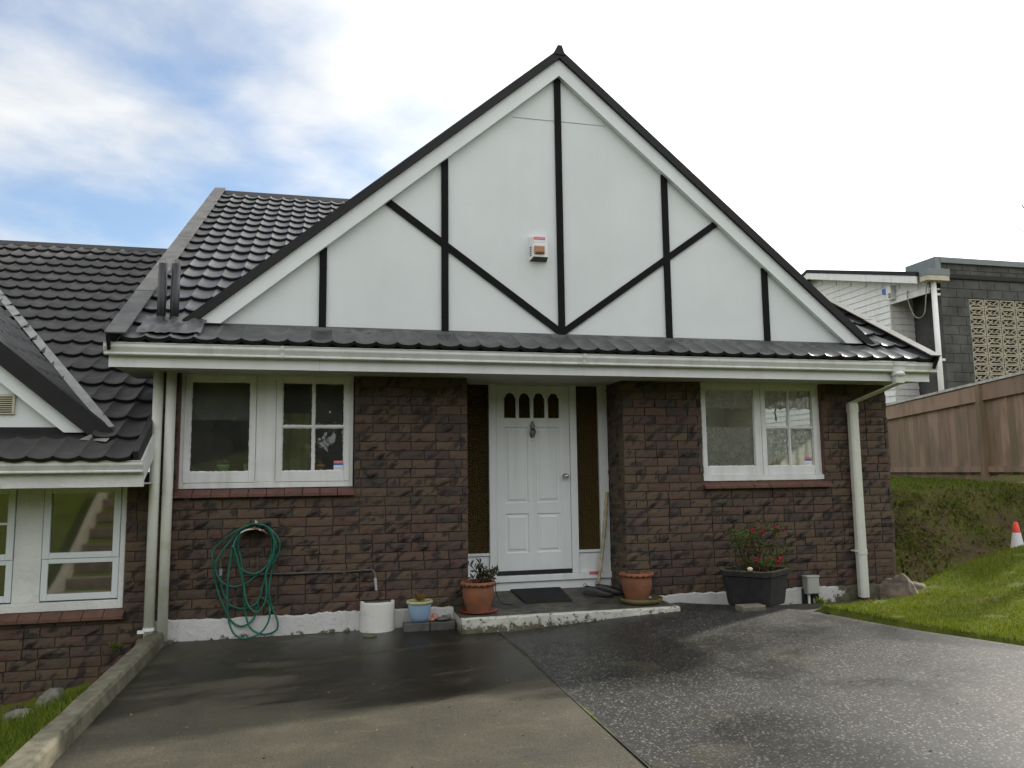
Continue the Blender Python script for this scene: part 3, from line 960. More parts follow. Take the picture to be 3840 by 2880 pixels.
# ---- front gable
gy = -.18
gable = MB().prism([(GX - 3.30, 2.755), (GX + 3.30, 2.755), (GX, 2.755 + 3.30 * GT)], gy, gy + .1).o('gable', 'gable_white', house)
def timber(p0, p1, w, name='timber', mat='black_timber', y0=gy - .022, y1=gy + .01, parent=None):
    (xa, za), (xb, zb) = p0, p1
    L = math.hypot(xb - xa, zb - za)
    nx_, nz_ = -(zb - za) / L * w / 2, (xb - xa) / L * w / 2
    poly = [(xa + nx_, za + nz_), (xa - nx_, za - nz_), (xb - nx_, zb - nz_), (xb + nx_, zb + nz_)]
    return MB().prism(poly[::-1], y0, y1).o(name, mat, parent or gable)
def gz(x, off=0.0):
    return 5.62 - abs(x - GX) * GT - off
for x, top in ((-.03, gz(-.03, .15)), (1.11, gz(1.11, .15)), (2.278, 5.47), (3.432, gz(3.432, .15)), (4.557, gz(4.557, .15))):
    timber((x, 2.76), (x, top), .067)
timber((.53, 4.03), (2.255, 2.80), .067, y0=gy - .0205)
timber((4.03, 4.03), (2.30, 2.80), .067, y0=gy - .0205)
# sheet joint
box('sheet_joint', 'soffit_white', gable, 1.80, 2.80, gy - .005, gy + .003, 4.985, 4.993)
# barge boards (white) and dark tile edging above
def slope_prism(x_of, t0, t1, o0, o1, y0, y1):
    pass
def barge(side, lo, hi, y0, y1, name, mat, parent, zapex=5.625, xlow=3.40, zcut=2.765):
    """board under the rake: lo/hi are distances below the rake line, measured square to it"""
    c = math.cos(math.atan(GT))
    a0, a1 = lo / c, hi / c
    pts = [(0, zapex - a0), (0, zapex - a1)]
    xl1 = (zapex - a1 - zcut) / GT
    xl0 = (zapex - a0 - zcut) / GT
    pts += [(xl1, zcut), (xl0, zcut)]
    poly = [(GX + side * x, z) for x, z in pts]
    if side > 0:
        poly = poly[::-1]
    return MB().prism(poly[::-1], y0, y1).o(name, mat, parent)
for sd_ in (-1, 1):
    barge(sd_, 0.0, .135, gy - .065, gy - .002, 'barge_board', 'barge_white', gable)
    barge(sd_, -.078, -.001, gy - .10, gy + .06, 'barge_cap', 'roof_edge', gable, zcut=2.70)
    # roof slope behind the gable
    c = math.cos(math.atan(GT))
    xe = 3.62
    za = 5.70
    v = [(GX, gy + .05, za), (GX + sd_ * xe, gy + .05, za - xe * GT), (GX + sd_ * xe, 6.0, za - xe * GT), (GX, 6.0, za)]
    v += [(a, b_, z - .05) for a, b_, z in v]
    f = [(0, 1, 2, 3), (7, 6, 5, 4), (0, 4, 5, 1), (1, 5, 6, 2), (2, 6, 7, 3), (3, 7, 4, 0)]
    MB().add(v, f if sd_ < 0 else [q[::-1] for q in f]).o('gable_roof', 'roof_tile', gable)
MB().add([(GX - .055, gy - .11, 5.655), (GX + .055, gy - .11, 5.655), (GX + .022, gy - .11, 5.755), (GX - .022, gy - .11, 5.755), (GX - .055, 5.9, 5.655), (GX + .055, 5.9, 5.655), (GX + .022, 5.9, 5.755), (GX - .022, 5.9, 5.755)],
         [(0, 1, 2, 3), (7, 6, 5, 4), (1, 5, 6, 2), (2, 6, 7, 3), (3, 7, 4, 0), (0, 4, 5, 1)]).o('ridge_cap', 'roof_edge', gable)

# ---- lower (left) wing: roof, gutter, small gable
rl = roof_frame(-.605, 1.535)
lroof = MB()
lroof.add([tuple(rl(x, v).translation) for x, v in ((-7.2, .02), (-1.50, .02), (-1.50, 6.66), (-7.2, 6.66))], [(0, 1, 2, 3)])
lz, ly = 1.535 + 6.66 * s30, -.605 + 6.66 * c30
lroof.add([(-7.2, ly, lz), (-1.5, ly, lz), (-1.5, ly + 5, lz - 2.9), (-7.2, ly + 5, lz - 2.9)], [(0, 1, 2, 3)])
lroof = lroof.o('lower_roof', 'roof_edge', house)
SX, SA = -4.3, 3.90
def under_small(x, y, z):
    return y > -.15 and z < SA - abs(x - SX) * GT - .02
ltiles = []
for k in range(18):
    v = k * .370
    x = -1.60
    while x > -7.0:
        M_ = rl(x, v)
        p = M_ @ Vector((0, .2, 0))
        if not under_small(p.x, p.y, p.z) and not (k >= 1 and p.y < .12 and -6 < p.x < -2.1):
            ltiles.append((TL[rr.randrange(5)], M_ @ Matrix.Rotation(rr.uniform(-.004, .004), 4, 'X')))
        x -= .187
c40, s40 = math.cos(R(40.05)), math.sin(R(40.05))
for k in range(9):
    v = k * .34
    y = -.04
    while y < 4.2:
        o_ = Vector((-1.93 - v * c40, y, 1.84 + .02 + v * s40))
        M_ = Matrix(((0, -c40, s40, o_.x), (1, 0, 0, o_.y), (0, s40, c40, o_.z), (0, 0, 0, 1)))
        p = M_ @ Vector((0, .17, 0))
        if p.z > 1.535 + (p.y + .605) * math.tan(P30) + .04 and p.x > SX:
            ltiles.append((TL[rr.randrange(5)], M_))
        y += .187
def low_score(it):
    p = it[1] @ Vector((0, .15, .03))
    u, w, d = proj(p)
    X_, Y_ = u * 2212, w * 1659
    if X_ > 225 and Y_ < 800 and X_ > 225 + (740 - Y_) * .776 or 318 < X_:
        return 0
    return tile_score(it)
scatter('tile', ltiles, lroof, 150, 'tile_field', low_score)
vee(-7.2, -1.46, ly, lz - .01, .06, .15).o('ridge_cap', 'roof_edge', lroof)
mb = MB()                                         # right verge of the lower roof
pts = [tuple(rl(0, 0) @ Vector((xx, vv, dz))) for xx in (-1.50, -1.455) for vv, dz in ((.03, -.05), (6.6, -.05), (6.6, .085), (.03, .085))]
mb.add(pts, [(0, 1, 2, 3), (7, 6, 5, 4), (0, 4, 5, 1), (1, 5, 6, 2), (2, 6, 7, 3), (3, 7, 4, 0)])
mb.o('verge_flashing', 'lower_tile', lroof)
mb = MB()
pts = [tuple(rl(0, 0) @ Vector((xx, vv, dz))) for xx in (-1.452, -1.435) for vv, dz in ((.06, -.20), (.62, -.20), (.62, -.02), (.06, -.02))]
mb.add(pts, [(0, 1, 2, 3), (7, 6, 5, 4), (0, 4, 5, 1), (1, 5, 6, 2), (2, 6, 7, 3), (3, 7, 4, 0)])
mb.o('barge_board', 'trim_white', lroof)
gutter(-7.2, -1.425, 1.548, lroof)
box('fascia_board', 'old_white', lroof, -7.2, -1.43, -.50, -.48, 1.34, 1.545)
box('soffit', 'soffit_white', lroof, -7.2, -1.43, -.479, .01, 1.36, 1.372)
# valley flashing between small gable roof and lower roof
a = Vector((-1.80, -.20, 1.84)); b = Vector((-4.3, 3.62, 4.02))
sdv = Vector((.055, .015, .015))
MB().add([a - sdv * .4, a + sdv, b + sdv, b - sdv * .4], [(0, 1, 2, 3)]).o('valley_flashing', 'valley_grey', lroof)
MB().add([(-1.98, -.30, 1.735), (-1.76, -.36, 1.715), (-1.72, -.2, 1.80), (-1.80, -.10, 1.86)], [(0, 1, 2, 3)]).o('valley_apron', 'valley_grey', lroof)
# small gable
sgy = -.12
def sg_poly(lo, hi, zcut):
    a0, a1 = lo / c40, hi / c40
    return [(SX, SA - a0), (SX, SA - a1), (SX + (SA - a1 - zcut) / GT, zcut), (SX + (SA - a0 - zcut) / GT, zcut)]
sgab = MB().prism([(-6.8, 1.80), (-1.99, 1.80), (SX, 1.80 + 2.31 * GT)], sgy, sgy + .08).o('small_gable', 'gable_white', house)
MB().prism(sg_poly(-.045, .105, 1.745), sgy - .11, sgy + .02).o('barge_cap', 'roof_edge', sgab)
MB().prism(sg_poly(.106, .215, 1.80), sgy - .06, sgy - .002).o('barge_board', 'barge_white', sgab)
box('foot_flashing', 'roof_edge', sgab, -6.8, -2.02, sgy - .03, sgy - .001, 1.755, 1.845)
v = [(SX, sgy + .02, SA + .03), (-1.83, sgy + .02, SA + .03 - 2.47 * GT), (-1.83, .4, SA + .03 - 2.47 * GT), (SX, 4.2, SA + .03)]
MB().add(v + [(p[0], p[1], p[2] - .04) for p in v], [(0, 1, 2, 3), (7, 6, 5, 4), (0, 4, 5, 1)]).o('gable_roof', 'lower_tile', sgab)
lv = box('louvre_vent', 'louvre_cream', sgab, -2.80, -2.53, sgy - .02, sgy - .001, 1.955, 2.125)
for i in range(8):
    box('slat', 'dark_hole', lv, -2.79, -2.55, sgy - .022, sgy - .019, 1.968 + i * .018, 1.977 + i * .018)

# ---- soil pipes up the wall, black vent stacks above the roof
for i, x in enumerate((-1.424, -1.318)):
    p = MB().tube([(x, -.10, -.12), (x, -.10, 2.36)], .043, 14).o('soil_pipe', 'pipe_cream', house, True)
    if i == 0:
        MB().tube([(x, -.10, .118), (x, -.10, .142)], .048, 14).o('bracket', 'gutter_white', p)
        MB().box(x - .085, x - .03, -.13, -.10, .10, .125).o('bracket', 'gutter_white', p)
for x in (-1.392, -1.286):
    st_ = MB().tube([(x, -.27, 2.60), (x, -.27, 3.275)], .037, 14).o('vent_stack', 'stack_black', house, True)
    MB().tube([(x, -.27, 2.66), (x, -.27, 2.80)], .041, 14).o('collar', 'stack_black', st_, True)
    for a_ in range(3):
        t = a_ * math.pi / 3
        MB().tube(catmull([(x - .033 * math.cos(t), -.27 - .033 * math.sin(t), 3.27), (x - .03 * math.cos(t), -.27 - .03 * math.sin(t), 3.305), (x, -.27, 3.325), (x + .03 * math.cos(t), -.27 + .03 * math.sin(t), 3.305), (x + .033 * math.cos(t), -.27 + .033 * math.sin(t), 3.27)], 4), .002, 5).o('wire_guard', 'wire_grey', st_)

# ---- right downpipe
dpth = [(5.845, -.55, 2.43), (5.845, -.55, 2.30), (5.63, -.075, 2.13), (5.63, -.075, .05)]
dp = MB()
def rectube(mb, path, wx, wy):
    k0 = len(mb.v)
    for (x, y, z) in path:
        mb.v += [(x - wx, y - wy * .5, z), (x - wx * .6, y - wy, z), (x + wx, y - wy, z), (x + wx, y + wy, z), (x - wx, y + wy, z)]
    for i in range(len(path) - 1):
        for k in range(5):
            a = k0 + i * 5
            mb.f.append((a + k, a + (k + 1) % 5, a + 5 + (k + 1) % 5, a + 5 + k))
rectube(dp, dpth, .046, .033)
dp = dp.o('downpipe', 'pipe_cream', house)
mb = MB(); rectube(mb, [(5.63, -.075, 2.115), (5.63, -.075, 2.03)], .050, .037); mb.o('socket', 'pipe_cream', dp)
mb = MB(); rectube(mb, [(5.63, -.075, .56), (5.63, -.075, .50)], .050, .037); mb.o('socket', 'pipe_cream', dp)
MB().box(5.55, 5.58, -.09, -.02, .53, .545).o('bracket', 'pipe_cream', dp)
MB().lathe([(.06, 0), (.07, .02), (.045, .05)], (5.845, -.55, 2.375), 10).o('outlet', 'gutter_white', dp)
MB().extx([(-.503, 2.412), (-.56, 2.412), (-.574, 2.424), (-.582, 2.462), (-.596, 2.486), (-.604, 2.521), (-.503, 2.521)], 5.77, 5.92).o('outlet', 'gutter_white', dp)
MB().lathe([(.065, 0), (.07, .05), (.06, .05), (.055, 0)], (5.632, -.075, -.02), 16).o('drain_socket', 'clay_red', dp, True)

# ------------------------------------------------------------------ text as flat print
def text_mesh(txt, size, mat, x, y, z, parent, name='lettering'):
    cu = bpy.data.curves.new('t', 'FONT')
    cu.body = txt
    cu.size = size
    cu.align_x = 'CENTER'
    cu.align_y = 'CENTER'
    to = bpy.data.objects.new('t', cu)
    col.objects.link(to)
    bpy.context.view_layer.update()
    me = bpy.data.meshes.new_from_object(to)
    bpy.data.objects.remove(to)
    me.transform(Matrix.Translation((x, y, z)) @ Matrix.Rotation(math.pi / 2, 4, 'X'))
    me.materials.clear()
    me.materials.append(MATS[mat])
    me.name = name
    return put(name, me, parent)
def sticker(x0, x1, y, z0, z1, parent):
    h = z1 - z0
    s_ = box('sticker', 'sticker_white', parent, x0, x1, y - .0016, y, z0, z1)
    box('print', 'sticker_red', s_, x0, x1, y - .0026, y - .0016, z1 - h * .26, z1)
    box('print', 'sticker_blue', s_, x0, x1, y - .0026, y - .0016, z1 - h * .50, z1 - h * .27)
    text_mesh('WARNING', h * .19, 'sticker_white', (x0 + x1) / 2, y - .003, z1 - h * .13, s_)
    text_mesh('HOMESAFE', h * .17, 'sticker_blue', (x0 + x1) / 2, y - .0024, z0 + h * .2, s_)
    return s_

# ------------------------------------------------------------------ windows
def frame_ring(mb, x0, x1, z0, z1, w, y0, y1, wb_=None, wt=None):
    wb_ = wb_ or w
    wt = wt or w
    mb.cbox(x0, x0 + w, y0, y1, z0, z1)
    mb.cbox(x1 - w, x1, y0, y1, z0, z1)
    mb.cbox(x0 + w, x1 - w, y0 + .0005, y1, z0, z0 + wb_)
    mb.cbox(x0 + w, x1 - w, y0 + .0005, y1, z1 - wt, z1)
    return mb
def putty_edge(mb, x0, x1, z0, z1, y):
    """ragged putty and paint round a pane"""
    rr_ = random.Random(int(x0 * 1000))
    for horizontal, c in ((1, z0), (1, z1), (0, x0), (0, x1)):
        a, b = (x0, x1) if horizontal else (z0, z1)
        n = int((b - a) / .02)
        k = len(mb.v)
        sgn = 1 if c in (z0, x0) else -1
        for i in range(n + 1):
            t = a + (b - a) * i / n
            q = c + sgn * (.004 + rr_.random() * .006)
            if horizontal:
                mb.v += [(t, y - .006, c - sgn * .003), (t, y, q)]
            else:
                mb.v += [(c - sgn * .003, y - .006, t), (q, y, t)]
            if i:
                e = k + 2 * i
                mb.f.append((e - 2, e, e + 1, e - 1))
def sill_bricks(parent, x0, x1, n, ztop, y0, y1, drop, mat='sill_red'):
    w = (x1 - x0) / n
    for i in range(n):
        a, b = x0 + i * w + .003, x0 + (i + 1) * w - .003
        j = random.uniform(-.003, .003)
        v = [(a, y0 + j, ztop - drop), (b, y0 + j, ztop - drop), (b, y0 + j, ztop - drop - .025), (a, y0 + j, ztop - drop - .025),
             (a, y1, ztop), (b, y1, ztop), (b, y1, ztop - .05), (a, y1, ztop - .05)]
        MB().add(v, [(0, 3, 2, 1), (4, 5, 6, 7), (0, 1, 5, 4), (1, 2, 6, 5), (2, 3, 7, 6), (3, 0, 4, 7)]).o('sill_brick', mat, parent)
    box('sill_bed', 'mortar', parent, x0, x1, y0 + .02, y1, ztop - .075, ztop - drop - .03)
def big_window(x0, x1, zb, zt, fixed, sash, name, label_sash):
    """painted timber window: a plain fixed or opening light and a four-pane light"""
    w = MB()
    fy = .045
    frame_ring(w, x0, x1, zb, zt, .036, fy, .11, .055, .045)
    mul0, mul1 = label_sash
    w.cbox(mul0, mul1, fy + .001, .11, zb + .055, zt - .045)
    w = w.o(name, 'window_white', house)
    for (a, b, grid) in (fixed, sash):
        m_ = MB()
        s0, s1 = zb + .052, zt - .040
        frame_ring(m_, a, b, s0, s1, .054, fy - .006, .085, .098, .058)
        ga, gb, g0, g1 = a + .054, b - .054, s0 + .098, s1 - .058
        m_.o('sash', 'window_white', w)
        pe = MB()
        if grid:
            mx_, mz_ = (ga + gb) / 2, (g0 + g1) / 2
            bars = MB()
            bars.cbox(mx_ - .011, mx_ + .011, fy, .08, g0, g1)
            bars.cbox(ga, mx_ - .011, fy + .001, .08, mz_ - .011, mz_ + .011)
            bars.cbox(mx_ + .011, gb, fy + .001, .08, mz_ - .011, mz_ + .011)
            bars.o('glazing_bar', 'window_white', w)
            cells = [(p, q, r_, t) for p, q in ((ga, mx_ - .011), (mx_ + .011, gb)) for r_, t in ((g0, mz_ - .011), (mz_ + .011, g1))]
        else:
            cells = [(ga, gb, g0, g1)]
        for p, q, r_, t in cells:
            box('pane', 'glass', w, p, q, fy + .018, fy + .022, r_, t)
            putty_edge(pe, p, q, r_, t, fy + .016)
        pe.o('putty', 'window_white', w)
    return w
ZB, ZT = 1.305, 2.375
winL = big_window(-1.258, .270, ZB, ZT, (-1.226, -.609, False), (-.431, .238, True), 'window', (-.607, -.433))
winL['label'] = 'white timber window with a plain light beside a four-pane light, left of the door'
sill_bricks(winL, -1.283, .285, 10, ZB - .006, -.052, .04, .045)
sticker(.093, .178, .058, 1.463, 1.548, winL)
winR = big_window(3.862, 5.298, ZB, ZT, (3.874, 4.548, False), (4.580, 5.262, True), 'window', (4.549, 4.579))
winR['label'] = 'white timber window hung with lace, right of the door'
sill_bricks(winR, 3.84, 5.345, 8, ZB - .006, -.06, .04, .048)
sticker(5.095, 5.18, .058, 1.463, 1.548, winR)
box('sill_nose', 'window_white', winR, 3.866, 5.312, .02, .045, ZB, ZB + .052)
for x0, x1 in ((-1.2815, -1.259), (5.299, 5.3065)):
    box('reveal', 'sill_red', winL if x0 < 0 else winR, x0, x1, .010, .09, ZB - .02, ZT)
# lower wing window: painted outer frame, pale aluminium lights
wl = MB()
frame_ring(wl, -3.40, -1.662, .298, 1.37, .045, .02, .10, .075, .03)
wl.cbox(-2.525, -2.315, .022, .10, .373, 1.34)
wl = wl.o('window', 'old_white', house)
wl['label'] = 'wide low window with pale blue-white lights in peeling timber, left wing'
for a, b in ((-3.35, -2.53), (-2.31, -1.71)):
    al = MB()
    frame_ring(al, a, b, .735, 1.338, .055, .012, .07, .05, .05)
    frame_ring(al, a, b, .385, .733, .05, .02, .07, .055, .04)
    al.o('sash', 'alloy_white', wl)
    box('pane', 'glass_mirror', wl, a + .055, b - .055, .034, .038, .785, 1.288)
    box('pane', 'glass_mirror', wl, a + .05, b - .05, .036, .040, .44, .693)
    if a < -3:
        box('glazing_bar', 'alloy_white', wl, a + .055, b - .055, .018, .06, 1.03, 1.048)
sill_bricks(wl, -3.42, -1.64, 11, .295, -.06, .02, .05, 'sill_brown')
# rooms behind the windows
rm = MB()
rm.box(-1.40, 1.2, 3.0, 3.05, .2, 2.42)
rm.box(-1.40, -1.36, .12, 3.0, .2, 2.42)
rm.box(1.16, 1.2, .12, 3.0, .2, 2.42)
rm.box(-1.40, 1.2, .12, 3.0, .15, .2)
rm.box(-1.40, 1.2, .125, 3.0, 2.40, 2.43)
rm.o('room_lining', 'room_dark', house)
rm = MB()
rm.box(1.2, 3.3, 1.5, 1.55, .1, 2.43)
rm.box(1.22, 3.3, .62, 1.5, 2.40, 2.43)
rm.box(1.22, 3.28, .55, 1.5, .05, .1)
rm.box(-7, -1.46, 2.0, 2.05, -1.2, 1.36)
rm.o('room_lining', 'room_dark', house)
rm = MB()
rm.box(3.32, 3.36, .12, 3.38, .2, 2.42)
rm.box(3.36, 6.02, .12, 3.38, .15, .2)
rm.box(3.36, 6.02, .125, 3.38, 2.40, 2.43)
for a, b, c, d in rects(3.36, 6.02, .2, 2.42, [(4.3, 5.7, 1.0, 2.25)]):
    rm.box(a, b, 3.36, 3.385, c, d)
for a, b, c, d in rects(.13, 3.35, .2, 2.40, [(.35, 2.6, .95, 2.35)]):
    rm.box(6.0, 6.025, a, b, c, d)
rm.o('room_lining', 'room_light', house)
box('inner_sill', 'window_white', winL, -1.25, .26, .112, .26, 1.41, 1.435)
box('inner_sill', 'window_white', winR, 3.87, 5.29, .112, .26, 1.41, 1.435)

# ------------------------------------------------------------------ entrance
DY = .465
ent = MB()
ent.cbox(1.36, 2.97, DY - .025, DY + .06, 2.335, 2.42)            # head
ent.cbox(1.664, 1.744, DY - .020, DY + .06, .37, 2.335)           # left jamb
ent.cbox(2.545, 2.622, DY - .020, DY + .06, .37, 2.335)           # right jamb
ent.cbox(2.868, 2.97, DY - .024, DY + .06, .37, 2.335)            # right outer stile
ent.cbox(1.36, 1.435, DY - .024, DY + .06, .37, 2.335)
ent.cbox(1.36, 2.97, DY - .045, DY + .06, .305, .369)             # sill
ent.cbox(1.36, 2.97, DY - .02, DY + .06, .20, .304)               # board under the sill
for a, b in ((1.436, 1.663), (2.623, 2.867)):
    ent.cbox(a, b, DY + .005, DY + .05, .37, .572)
    ent.cbox(a, b, DY - .012, DY + .05, .573, .600)
ent = ent.o('door_frame', 'door_white', house)
box('sidelight', 'amber_glass', ent, 1.436, 1.663, DY + .012, DY + .018, .602, 2.334)
box('sidelight', 'amber_glass', ent, 2.623, 2.867, DY + .012, DY + .018, .602, 2.334)
box('backing', 'dark_hole', ent, 1.436, 2.867, DY + .055, DY + .06, .37, 2.33)
# door leaf: built from rails and stiles round recessed panels and four arched lights
dr = MB()
x0, x1, z0, z1 = 1.748, 2.541, .415, 2.330
y0, y1 = DY - .006, DY + .04
LX = [(1.832, 1.958), (1.991, 2.113), (2.149, 2.272), (2.311, 2.433)]
pans = [(1.832, 2.085, .995, .592), (2.168, 2.432, .992, .592), (1.832, 2.085, 1.892, 1.10), (2.168, 2.432, 1.892, 1.10)]
holes = [(a, b, 1.986, 2.26) for a, b in LX] + [(a, b, d, c) for a, b, c, d in pans]
for a, b, c, d in rects(x0, x1, z0, z1, holes):
    dr.box(a, b, y0, y1, c, d)
for a, b in LX:                                                    # arched heads with a shoulder
    cx_, hw = (a + b) / 2, (b - a) / 2
    ar = [(cx_ + .82 * hw * math.cos(t), 2.205 + .046 * math.sin(t)) for t in np.linspace(0, math.pi, 9)]
    pr = [(a, 2.262), (a, 2.195), (ar[-1][0], 2.205)] + ar[::-1][1:-1] + [(ar[0][0], 2.205), (b, 2.195), (b, 2.262)]
    dr.prism(pr[::-1], y0, y1)
door = dr.o('door', 'door_white', house)
door['label'] = 'white front door with four arched amber lights'
for a, b in LX:
    box('door_light', 'amber_glass', door, a, b, DY + .012, DY + .018, 1.986, 2.258)
    mb = MB()
    mb.box(a - .004, b + .004, y0 - .004, y0 + .02, 1.976, 1.986)
    mb.o('bead', 'door_white', door)
for a, b, c, d in pans:
    mb = MB()
    fl = .028
    lo, hi = min(c, d), max(c, d)
    # moulded slope into a recess, then a raised field
    v = [(a, y0, lo), (b, y0, lo), (b, y0, hi), (a, y0, hi), (a + .012, y0 + .012, lo + .012), (b - .012, y0 + .012, lo + .012), (b - .012, y0 + .012, hi - .012), (a + .012, y0 + .012, hi - .012),
         (a + fl, y0 + .010, lo + fl), (b - fl, y0 + .010, lo + fl), (b - fl, y0 + .010, hi - fl), (a + fl, y0 + .010, hi - fl),
         (a + fl + .014, y0 + .001, lo + fl + .014), (b - fl - .014, y0 + .001, lo + fl + .014), (b - fl - .014, y0 + .001, hi - fl - .014), (a + fl + .014, y0 + .001, hi - fl - .014)]
    f = []
    for r_ in range(3):
        f += [(r_ * 4 + i, r_ * 4 + (i + 1) % 4, r_ * 4 + 4 + (i + 1) % 4, r_ * 4 + 4 + i) for i in range(4)]
    f.append((12, 13, 14, 15))
    mb.add(v, f).o('panel', 'door_white', door)
box('weather_strip', 'mat_rubber', door, 1.748, 2.541, DY - .022, DY + .03, .376, .412)
kn = MB()
kx = 2.135
kn.prism([(kx + w_ * s_, z) for s_, seq in ((-1, 0), (1, 1)) for w_, z in ([(.012, 1.775), (.028, 1.80), (.030, 1.84), (.014, 1.862), (.022, 1.885), (.028, 1.905), (.018, 1.93), (.008, 1.955)][::1 if s_ < 0 else -1])], y0 - .012, y0)
kn.sphere((kx, y0 - .022, 1.87), .014)
kn.tube(catmull([(kx - .016, y0 - .018, 1.88), (kx - .028, y0 - .03, 1.835), (kx, y0 - .034, 1.80), (kx + .028, y0 - .03, 1.835), (kx + .016, y0 - .018, 1.88)], 4), .006, 6)
kn.sphere((kx, y0 - .004, 1.745), .005)
kn.o('knocker', 'pewter', door)
kb_ = MB()
kb_.sphere((2.488, y0 - .045, 1.373), .027, 14, 8)
kb_.tube([(2.488, y0, 1.373), (2.488, y0 - .008, 1.373), (2.488, y0 - .03, 1.373)], [.033, .030, .012], 14)
kb_.o('knob', 'chrome', door, True)

# porch slab and step
def slab_z(y):
    return .13 + max(0.0, (y + .08)) * .17
pv = MB()
n = 14
for i in range(n + 1):
    y = -.455 + (.47 + .455) * i / n
    w0 = 1.215 if y < .0 else 1.36
    w1 = 3.30 if y < -.3 else 3.22 if y < .0 else 2.972
    pv.v += [(w0, y, slab_z(y)), (w1, y, slab_z(y))]
    if i:
        pv.f.append((2 * i - 2, 2 * i - 1, 2 * i + 1, 2 * i))
slab = thing('porch_step', 'low porch step with a flaking white-painted front edge, under the front door', 'step', (2.25, -.2, 0))
pv.o('slab', 'slab', slab)
sv = MB()
n = 40
for i in range(n + 1):
    x = 1.21 + 2.10 * i / n
    j = lambda a: random.uniform(-a, a)
    sv.v += [(x, -.468 + j(.003), -.03), (x, -.47 + j(.004), .07 + j(.01)), (x, -.466 + j(.004), .122 + j(.004)), (x, -.45, .134 + j(.002)), (x, -.415 + j(.01), .1335)]
    if i:
        a = 5 * i
        sv.f += [(a - 5 + k, a + k, a + k + 1, a - 4 + k) for k in range(4)]
sv.v += [(1.208, -.47, -.03), (1.208, -.03, -.03), (1.208, -.03, .131), (1.208, -.47, .131), (3.312, -.47, -.03), (3.312, -.03, -.03), (3.312, -.03, .131), (3.312, -.47, .131)]
k = len(sv.v) - 8
sv.f += [(k, k + 3, k + 2, k + 1), (k + 4, k + 5, k + 6, k + 7)]
sv.o('painted_edge', 'step_paint', slab)

# ------------------------------------------------------------------ foliage helper
def leaves(name, pts, nrm, size, mat, parent=None, aspect=.5, seed=1, fold=.25):
    """many small folded leaves: pts (n,3), preferred direction nrm (n,3), size (n,)"""
    r_ = np.random.default_rng(seed)
    n = len(pts)
    d = nrm + r_.normal(0, .45, (n, 3))
    d /= np.linalg.norm(d, axis=1)[:, None]
    sd_ = np.cross(d, r_.normal(0, 1, (n, 3)))
    sd_ /= np.linalg.norm(sd_, axis=1)[:, None]
    up = np.cross(d, sd_)
    s_ = size[:, None]
    p0 = pts
    p2 = pts + d * s_
    p1 = pts + d * s_ * .45 + sd_ * s_ * aspect * .5 + up * s_ * fold * .3
    p3 = pts + d * s_ * .45 - sd_ * s_ * aspect * .5 + up * s_ * fold * .3
    V = np.stack([p0, p1, p2, p3], 1).reshape(-1, 3)
    base = np.arange(n) * 4
    F = np.concatenate([np.stack([base, base + 1, base + 2], 1), np.stack([base, base + 2, base + 3], 1)])
    q = r_.random(n)
    me = bpy.data.meshes.new(name)
    me.vertices.add(len(V))
    me.vertices.foreach_set('co', V.ravel())
    me.loops.add(len(F) * 3)
    me.loops.foreach_set('vertex_index', F.ravel().astype(np.int32))
    me.polygons.add(len(F))
    me.polygons.foreach_set('loop_start', np.arange(len(F), dtype=np.int32) * 3)
    me.polygons.foreach_set('loop_total', np.full(len(F), 3, dtype=np.int32))
    me.update(calc_edges=True)
    a = me.attributes.new('rnd', 'FLOAT', 'FACE')
    a.data.foreach_set('value', np.concatenate([q, q]).astype(np.float32))
    me.materials.append(MATS[mat])
    return put(name, me, parent)
def blades(name, xy, hgt, mat, lean=.35, width=.0035, seed=2, kind='stuff', droop=.0):
    r_ = np.random.default_rng(seed)
    n = len(xy)
    z = height(xy[:, 0], xy[:, 1])
    p = np.stack([xy[:, 0], xy[:, 1], z - .004], 1)
    a = r_.uniform(0, 2 * math.pi, n)
    ln = r_.uniform(0, lean, n)
    tip = p + np.stack([np.cos(a) * ln * hgt, np.sin(a) * ln * hgt, hgt], 1)
    w = width * r_.uniform(.7, 1.4, n)
    b = r_.uniform(0, 2 * math.pi, n)
    sd_ = np.stack([np.cos(b) * w, np.sin(b) * w, 0 * w], 1)
    V = np.stack([p - sd_, p + sd_, tip], 1).reshape(-1, 3)
    F = np.arange(n * 3).reshape(-1, 3)
    me = bpy.data.meshes.new(name)
    me.vertices.add(len(V))
    me.vertices.foreach_set('co', V.ravel())
    me.loops.add(len(F) * 3)
    me.loops.foreach_set('vertex_index', F.ravel().astype(np.int32))
    me.polygons.add(len(F))
    me.polygons.foreach_set('loop_start', np.arange(len(F), dtype=np.int32) * 3)
    me.polygons.foreach_set('loop_total', np.full(len(F), 3, dtype=np.int32))
    me.update(calc_edges=True)
    q = np.clip(r_.normal(.5, .22, n), 0, 1)
    at = me.attributes.new('rnd', 'FLOAT', 'FACE')
    at.data.foreach_set('value', q.astype(np.float32))
    me.materials.append(MATS[mat])
    o = put(name, me)
    o['kind'] = kind
    return o
def clumpy(n, x0, x1, y0, y1, seed, power=1.0):
    r_ = np.random.default_rng(seed)
    return np.stack([r_.uniform(x0, x1, n), r_.uniform(y0, y1, n)], 1)

